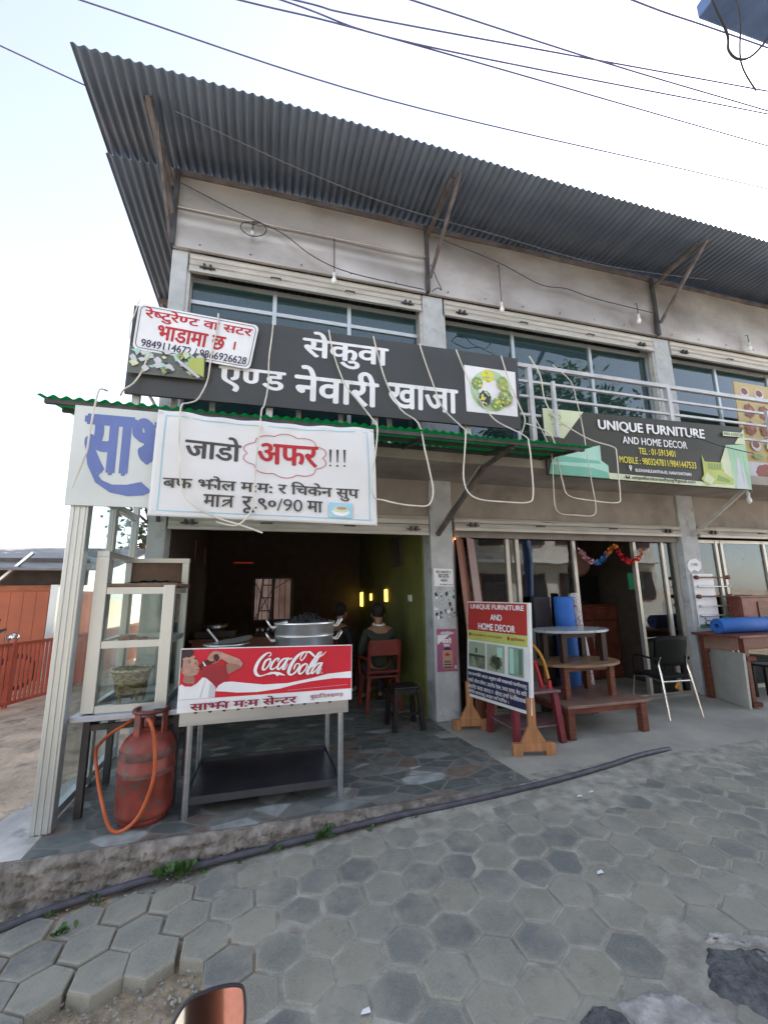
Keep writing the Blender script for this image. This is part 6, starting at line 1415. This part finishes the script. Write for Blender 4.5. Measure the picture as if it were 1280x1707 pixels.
# grit and stones in the hollow, one mass
mb = MB()
for k in range(900):
    if random.random() < .6: a_, b_ = random.choice(missing); x, y = a_ + random.gauss(0, .09), b_ + random.gauss(0, .09)
    else: x, y = random.uniform(-1.6, 1.9), 3.24 - abs(random.gauss(0, .07))
    s_ = .003 + .009 * random.random() ** 3; z = zroad(x, y) - (.052 if y < 2.75 else .012)
    mb.ball((x, y, z), s_, (1, .8 + .4 * random.random(), .7), 4)
struct(mb.build("gravel", fill), 'stuff')
for k, (x, y, lab) in enumerate(((2.33, 3.0, 'crumpled white paper scrap lying on the pavers below the wooden foot'), (2.46, 3.03, 'second white paper scrap lying beside the first on the dusty pavers'), (.46, 2.0, 'white paper scrap by the motorcycle mirror'), (1.86, 2.28, 'tiny white scrap lying on a dark paver'))):
    mb = MB(); z = zroad(x, y) + .006
    mb.add([(x - .02, y, z), (x, y - .012, z + .008), (x + .022, y - .004, z + .002), (x + .018, y + .012, z + .01), (x - .008, y + .014, z + .004)], [(0, 1, 4), (1, 2, 3), (1, 3, 4)])
    tag(mb.build("paper_scrap", white, fix=False), lab, "litter", "paper scraps on the street")

# ------------------------------------------------------------------ motorcycle in front of the camera: only its mirror reaches into view
t = thing("motorcycle", "motorcycle at the near edge of the street, only its black rounded mirror in view", "motorcycle", (.25, .4, -.3))
cM = Vector((-.043, .634, 1.0)); nM = (Vector((0, 0, 1.5)) - cM).normalized(); nM = (nM + Vector((.19, -.93, .3)).normalized()).normalized()
ux = Vector((1, 0, .06)); ux = (ux - nM * ux.dot(nM)).normalized(); uy = nM.cross(ux)
outl = [(-.058, -.055), (-.057, -.02), (-.03, .028), (.0, .036), (.036, .032), (.044, .02), (.043, -.01), (.034, -.05), (.02, -.06), (-.04, -.062)]
def spl(pts, sub=6):
    o_ = []; N = len(pts)
    for i in range(N):
        p0, p1, p2, p3 = [Vector(pts[(i + k) % N]) for k in (-1, 0, 1, 2)]
        for k in range(sub): q_ = k / sub; o_.append(.5 * ((2 * p1) + (p2 - p0) * q_ + (2 * p0 - 5 * p1 + 4 * p2 - p3) * q_ * q_ + (3 * p1 - p0 - 3 * p2 + p3) * q_ ** 3))
    return o_
O = spl(outl); N = len(O)
def Pm(p, s_, d): return tuple(cM + ux * p.x * s_ + uy * p.y * s_ + nM * d)
mb = MB(); mb.smooth = True
lv = [(.93, .002), (.97, .004), (1.0, .001), (1.0, -.01), (.9, -.028), (.6, -.042), (.2, -.048)]
mb.add([Pm(p, s_, d) for s_, d in lv for p in O], [(i * N + k, i * N + (k + 1) % N, (i + 1) * N + (k + 1) % N, (i + 1) * N + k) for i in range(len(lv) - 1) for k in range(N)])
mir = mb.build("mirror", M('mirror_housing', (.02, .02, .028, 1), .4), t)
mg = M('mirror_glass', (.5, .53, .57, 1), .03, 1, .02)
MB().add([Pm(p, .945, .001) for p in O], [tuple(range(N))]).build("mirror_glass", mg, mir)
MB().tube([tuple(cM - nM * .035 - uy * .02), tuple(cM - nM * .05 - uy * .12), (-.03, .53, .80)], .006, 8, smooth_path=3).build("stem", black, mir)
zb = -.27
MB().tube([(-.12, .40, .78), (.02, .50, .80), (.25, .58, .72), (.48, .50, .80), (.62, .40, .78)], .013, 8, smooth_path=3).build("handlebar", black, t)
for sg in (-1, 1): MB().tube([(.25 + sg * .08, .60, .74), (.25 + sg * .08, .92, zb + .3)], .02, 8).build("fork", M('chrome', (.7, .7, .68, 1)), t)
for yy in (.92, -.38):
    wh = MB().lathe([(.21, -.045), (.28, -.05), (.30, 0), (.28, .05), (.21, .045), (.21, -.045)], (yy, 0, 0), 28, 'X'); wh.v = [(.25 + p[0] - yy, yy + p[1], zb + .3 + p[2]) for p in wh.v]
    wo = wh.build("wheel", black, t); rm = MB()
    for k in range(8): rm.bar((.25, yy, zb + .3), (.25, yy + .22 * math.cos(k * .785), zb + .3 + .22 * math.sin(k * .785)), .014)
    rm.build("rim", M('chrome', (.7, .7, .68, 1)), wo)
MB().ball((.25, .25, .52), .17, (.75, 1.5, .7), 12).build("tank", M('tank_black', (.03, .03, .035, 1), .3), t); MB().box(.14, -.55, .42, .36, .05, .50, .03).build("seat", black, t); MB().box(.13, .02, zb + .25, .37, .45, .35, .04).build("engine", darksteel, t)

# ------------------------------------------------------------------ left side background
orange = M('orange_tin', (.5, .14, .065, 1), .6, 0, .1, 2, second=(.25, .07, .04, 1), sec=(.55, .75), secscale=1.5)
t = thing("site_shed", "long orange tin shed with grey roof behind the orange railing", "shed", (-6.5, 10.5, -.05))
mb = MB()
for k in range(28):
    x = -9.9 + .21 * k; mb.box(x, 10.0, -.1, x + .205, 10.02 + .006 * (k % 2), 1.64)
mb.box(-10, 10.03, -.1, -4.0, 12.9, 1.64)
mb.build("wall", orange, t); MB().box(-10, 9.96, 1.64, -3.95, 10.0, 1.74).build("trim", M('orange_trim', (.42, .13, .05, 1), .55), t)
MB().box(-3.99, 9.95, -.1, -3.86, 10.03, 1.75).build("post", alu, t)
mb = MB(); mb.add([(-10.4, 9.5, 2.06), (-2.9, 9.5, 2.0), (-2.9, 13.2, 2.75), (-10.4, 13.2, 2.8), (-10.4, 9.5, 2.1), (-2.9, 9.5, 2.04), (-2.9, 13.2, 2.79), (-10.4, 13.2, 2.84)], [(3, 2, 1, 0), (4, 5, 6, 7), (0, 1, 5, 4), (1, 2, 6, 5), (2, 3, 7, 6), (3, 0, 4, 7)]); mb.build("roof", M('grey_tin', (.22, .21, .2, 1), .6, .2, .15, 3), t)
MB().box(-10, 10.3, 1.74, -3.5, 10.34, 2.3).build("shade_wall", M('shade_wall', (.12, .1, .09, 1), .8), t)
MB().bar((-4.9, 9.9, 1.75), (-4.2, 9.6, 2.35), .05).bar((-6.5, 9.9, 1.75), (-6.3, 9.6, 2.3), .05).build("strut", alu, t)
t = thing("railing", "orange painted metal railing across the dirt yard", "fence", (-3.3, 8.6, -.05))
pts = [(-4.7, 4.6), (-3.95, 6.6), (-3.47, 7.7), (-3.16, 8.55), (-3.02, 9.6), (-2.95, 12.5)]
mb, rl = MB(), MB()
for a_, b_ in zip(pts, pts[1:]):
    L_ = math.hypot(b_[0] - a_[0], b_[1] - a_[1]); n_ = int(L_ / .075)
    for k in range(n_):
        f = k / n_; mb.bar((a_[0] + (b_[0] - a_[0]) * f, a_[1] + (b_[1] - a_[1]) * f, .0), (a_[0] + (b_[0] - a_[0]) * f, a_[1] + (b_[1] - a_[1]) * f, .84), .03)
    for z in (.84, .02): rl.bar((*a_, z), (*b_, z), .045)
ofm = M('orange_rail', (.55, .12, .07, 1), .5, 0, .08)
mb.build("bars", ofm, t); rl.build("rail", ofm, t)
for p in pts: MB().box(p[0] - .025, p[1] - .025, -.1, p[0] + .025, p[1] + .025, .9).build("post", ofm, t)
t = thing("motorcycle", "parked dark motorcycle half hidden behind the orange railing", "motorcycle", (-4.6, 8.9, -.05), rad(25)); x = X(t)
for yy in (-.62, .62):
    o_ = MB(x).lathe([(.23, -.04), (.29, -.045), (.305, 0), (.29, .045), (.23, .04), (.23, -.04)], (yy, 0, .30), 28, 'Y').build("wheel", black, t)
    mb = MB(x); mb.lathe([(.02, -.05), (.03, -.03), (.03, .03), (.02, .05)], (yy, 0, .30), 12, 'Y')
    for k in range(8): a = k * .785; mb.bar((yy, 0, .3), (yy + .23 * math.cos(a), 0, .3 + .23 * math.sin(a)), .014)
    mb.build("rim", chrome, o_)
MB(x).ball((.1, 0, .78), .17, (1.5, .75, .7), 12).build("tank", M('tank_red', (.2, .03, .03, 1), .3), t)
MB(x).box(-.6, -.11, .70, -.08, .11, .78, .03).build("seat", black, t); MB(x).box(-.2, -.12, .3, .25, .12, .6, .04).build("engine", darksteel, t)
MB(x).tube([(.62, .07, .3), (.42, .07, .95)], .02, 8).tube([(.62, -.07, .3), (.42, -.07, .95)], .02, 8).build("fork", chrome, t)
MB(x).tube([(.3, -.36, .98), (.42, -.2, 1.02), (.42, .2, 1.02), (.3, .36, .98)], .014, 8).build("handlebar", black, t)
MB(x).ball((.54, 0, .88), .085, (.9, 1, 1), 10).build("headlight", chrome, t)
for sg in (-1, 1): MB(x).tube([(.33, sg * .3, .98), (.32, sg * .34, 1.14)], .007, 6).ball((.32, sg * .36, 1.16), .05, (.3, 1.2, .8), 8).build("mirror", black, t)
MB(x).tube([(-.62, .08, .3), (-.35, .08, .55), (.1, 0, .62)], .022, 8).build("frame", darksteel, t); MB(x).box(-.85, -.06, .55, -.55, .06, .6, .01).build("mudguard", black, t)

# ------------------------------------------------------------------ trees
barkm = M('bark', (.1, .075, .055, 1), .9, 0, .25, 12, bump=.5)
def tree(lab, loc, h, cr, zc, nclump, nleaf, leafc, ls, sub=(1, 1, 1)):
    t = thing("tree", lab, "tree", loc); tr = MB(); cw = MB(); x0_, y0_, z0_ = loc
    lm = [M('leaf_a', leafc, .6, 0, .25, 9), M('leaf_b', tuple(v * .62 for v in leafc[:3]) + (1,), .6, 0, .25, 9), M('leaf_c', tuple(v * 1.5 for v in leafc[:3]) + (1,), .6, 0, .25, 9)]
    tr.tube([(x0_, y0_, z0_), (x0_ + .1, y0_, z0_ + h * .25), (x0_ - .05, y0_ + .1, z0_ + h * .5), (x0_, y0_, z0_ + h * .8)], [.2, .15, .1, .04], 10, smooth_path=3)
    for k in range(nclump):
        while True:
            d = Vector((random.uniform(-1, 1), random.uniform(-1, 1), random.uniform(-1, 1)))
            if .15 < d.length < 1: break
        c = Vector((x0_ + d.x * cr * sub[0], y0_ + d.y * cr * sub[1], z0_ + zc + d.z * cr * sub[2]))
        if k < 22: tr.tube([(x0_, y0_, z0_ + h * random.uniform(.3, .6)), tuple(c.lerp(Vector((x0_, y0_, c.z)), .4) - Vector((0, 0, .2))), tuple(c)], [.05, .03, .012], 6)
        r_ = cr * random.uniform(.13, .26); cw.mat(random.choice(lm))
        for i in range(nleaf):
            p = c + Vector((random.gauss(0, 1), random.gauss(0, 1), random.gauss(0, .8))) * r_ * .6
            a = Vector((random.gauss(0, 1), random.gauss(0, 1), random.gauss(0, .6))).normalized() * ls; b_ = a.cross(Vector((random.gauss(0, 1), random.gauss(0, 1), random.gauss(0, 1)))).normalized() * ls * .45
            cw.add([tuple(p - a), tuple(p + b_), tuple(p + a), tuple(p - b_)], [(0, 1, 2, 3)])
    tr.build("trunk", barkm, t); cw.build("crown", None, t, fix=False)
tree('thin tree seen through the top of the glass partition', (-3.1, 13.5, -.1), 6.2, 1.1, 4.3, 34, 40, (.05, .08, .03, 1), .09, (1, 1, 1.5))
tree('large street tree across the road, mirrored in the upper windows', (14.2, -7.2, -.3), 12.5, 3.4, 9.4, 120, 70, (.07, .1, .03, 1), .2)
# ------------------------------------------------------------------ houses across the street (mirrored in the glass, they bounce warm light onto the facade)
def house(lab, x0, x1, y1, h, m, nw, ns):
    t = thing("house", lab, "house", ((x0 + x1) / 2, y1 - 3, -.4), 0, "houses across the street")
    MB().box(x0, y1 - 6, -.5, x1, y1, h).build("wall", m, t)
    MB().box(x0 - .3, y1 - 6.3, h, x1 + .3, y1 + .3, h + .18).box(x0, y1 - .1, h + .18, x1, y1, h + .9).build("roof", whitep, t)
    for s_ in range(ns):
        for k in range(nw):
            xc = x0 + (x1 - x0) * (k + .5) / nw; z = .9 + s_ * 3.0
            w_ = MB().box(xc - .75, y1, z, xc + .75, y1 + .08, z + 1.5).build("window", wood, t)
            for q_ in (-1, 1): MB().box(xc + q_ * .36 - .32, y1 + .081, z + .08, xc + q_ * .36 + .32, y1 + .1, z + 1.42).build("pane", black, w_)
        MB().box(x0 - .1, y1, .3 + (s_ + 1) * 3.0 - .35, x1 + .1, y1 + .7, .3 + (s_ + 1) * 3.0 - .2).build("ledge", whitep, t)
house('cream house across the street, mirrored in the shop glass', -9, 1.5, -8.5, 6.6, M('cream_render', (.46, .4, .32, 1), .8, 0, .08, 2), 4, 2)
house('brick red house across the street, mirrored in the shop glass', 2.2, 9.5, -9.0, 6.4, M('brick_render', (.28, .1, .065, 1), .85, 0, .15, 14), 3, 2)
house('white house across the street behind the large tree', 10.2, 22, -9.5, 7.0, M('white_render', (.55, .52, .46, 1), .8, 0, .08, 2), 5, 2)
mb = MB(); mb.add([(-60, -60, -.45), (60, -60, -.45), (60, -4.15, -.45), (-60, -4.15, -.45)], [(0, 1, 2, 3)]); struct(mb.build("street_verge", fill))
# things behind the building, seen through the rear window
t = thing("rear_wall", "pinkish plastered yard wall seen through the barred rear window", "wall", (.3, 12.5, -.1)); MB().box(-1.1, 12.4, -.1, 3, 12.6, 2.6).build("wall", M('pink_plaster', (.5, .34, .28, 1), .85, 0, .2, 3), t)
t = thing("steel_ladder", "leaning ladder behind the barred rear window", "ladder", (.1, 11.8, -.1)); mb = MB()
for dx in (0, .3): mb.bar((-.2 + dx, 11.5, -.1), (.1 + dx, 12.3, 2.6), .05)
for k in range(8): mb.bar((-.2 + .0375 * k, 11.5 + .1 * k, .1 + .33 * k), (.1 + .0375 * k, 11.5 + .1 * k, .1 + .33 * k), .03)
mb.build("ladder", darksteel, t)
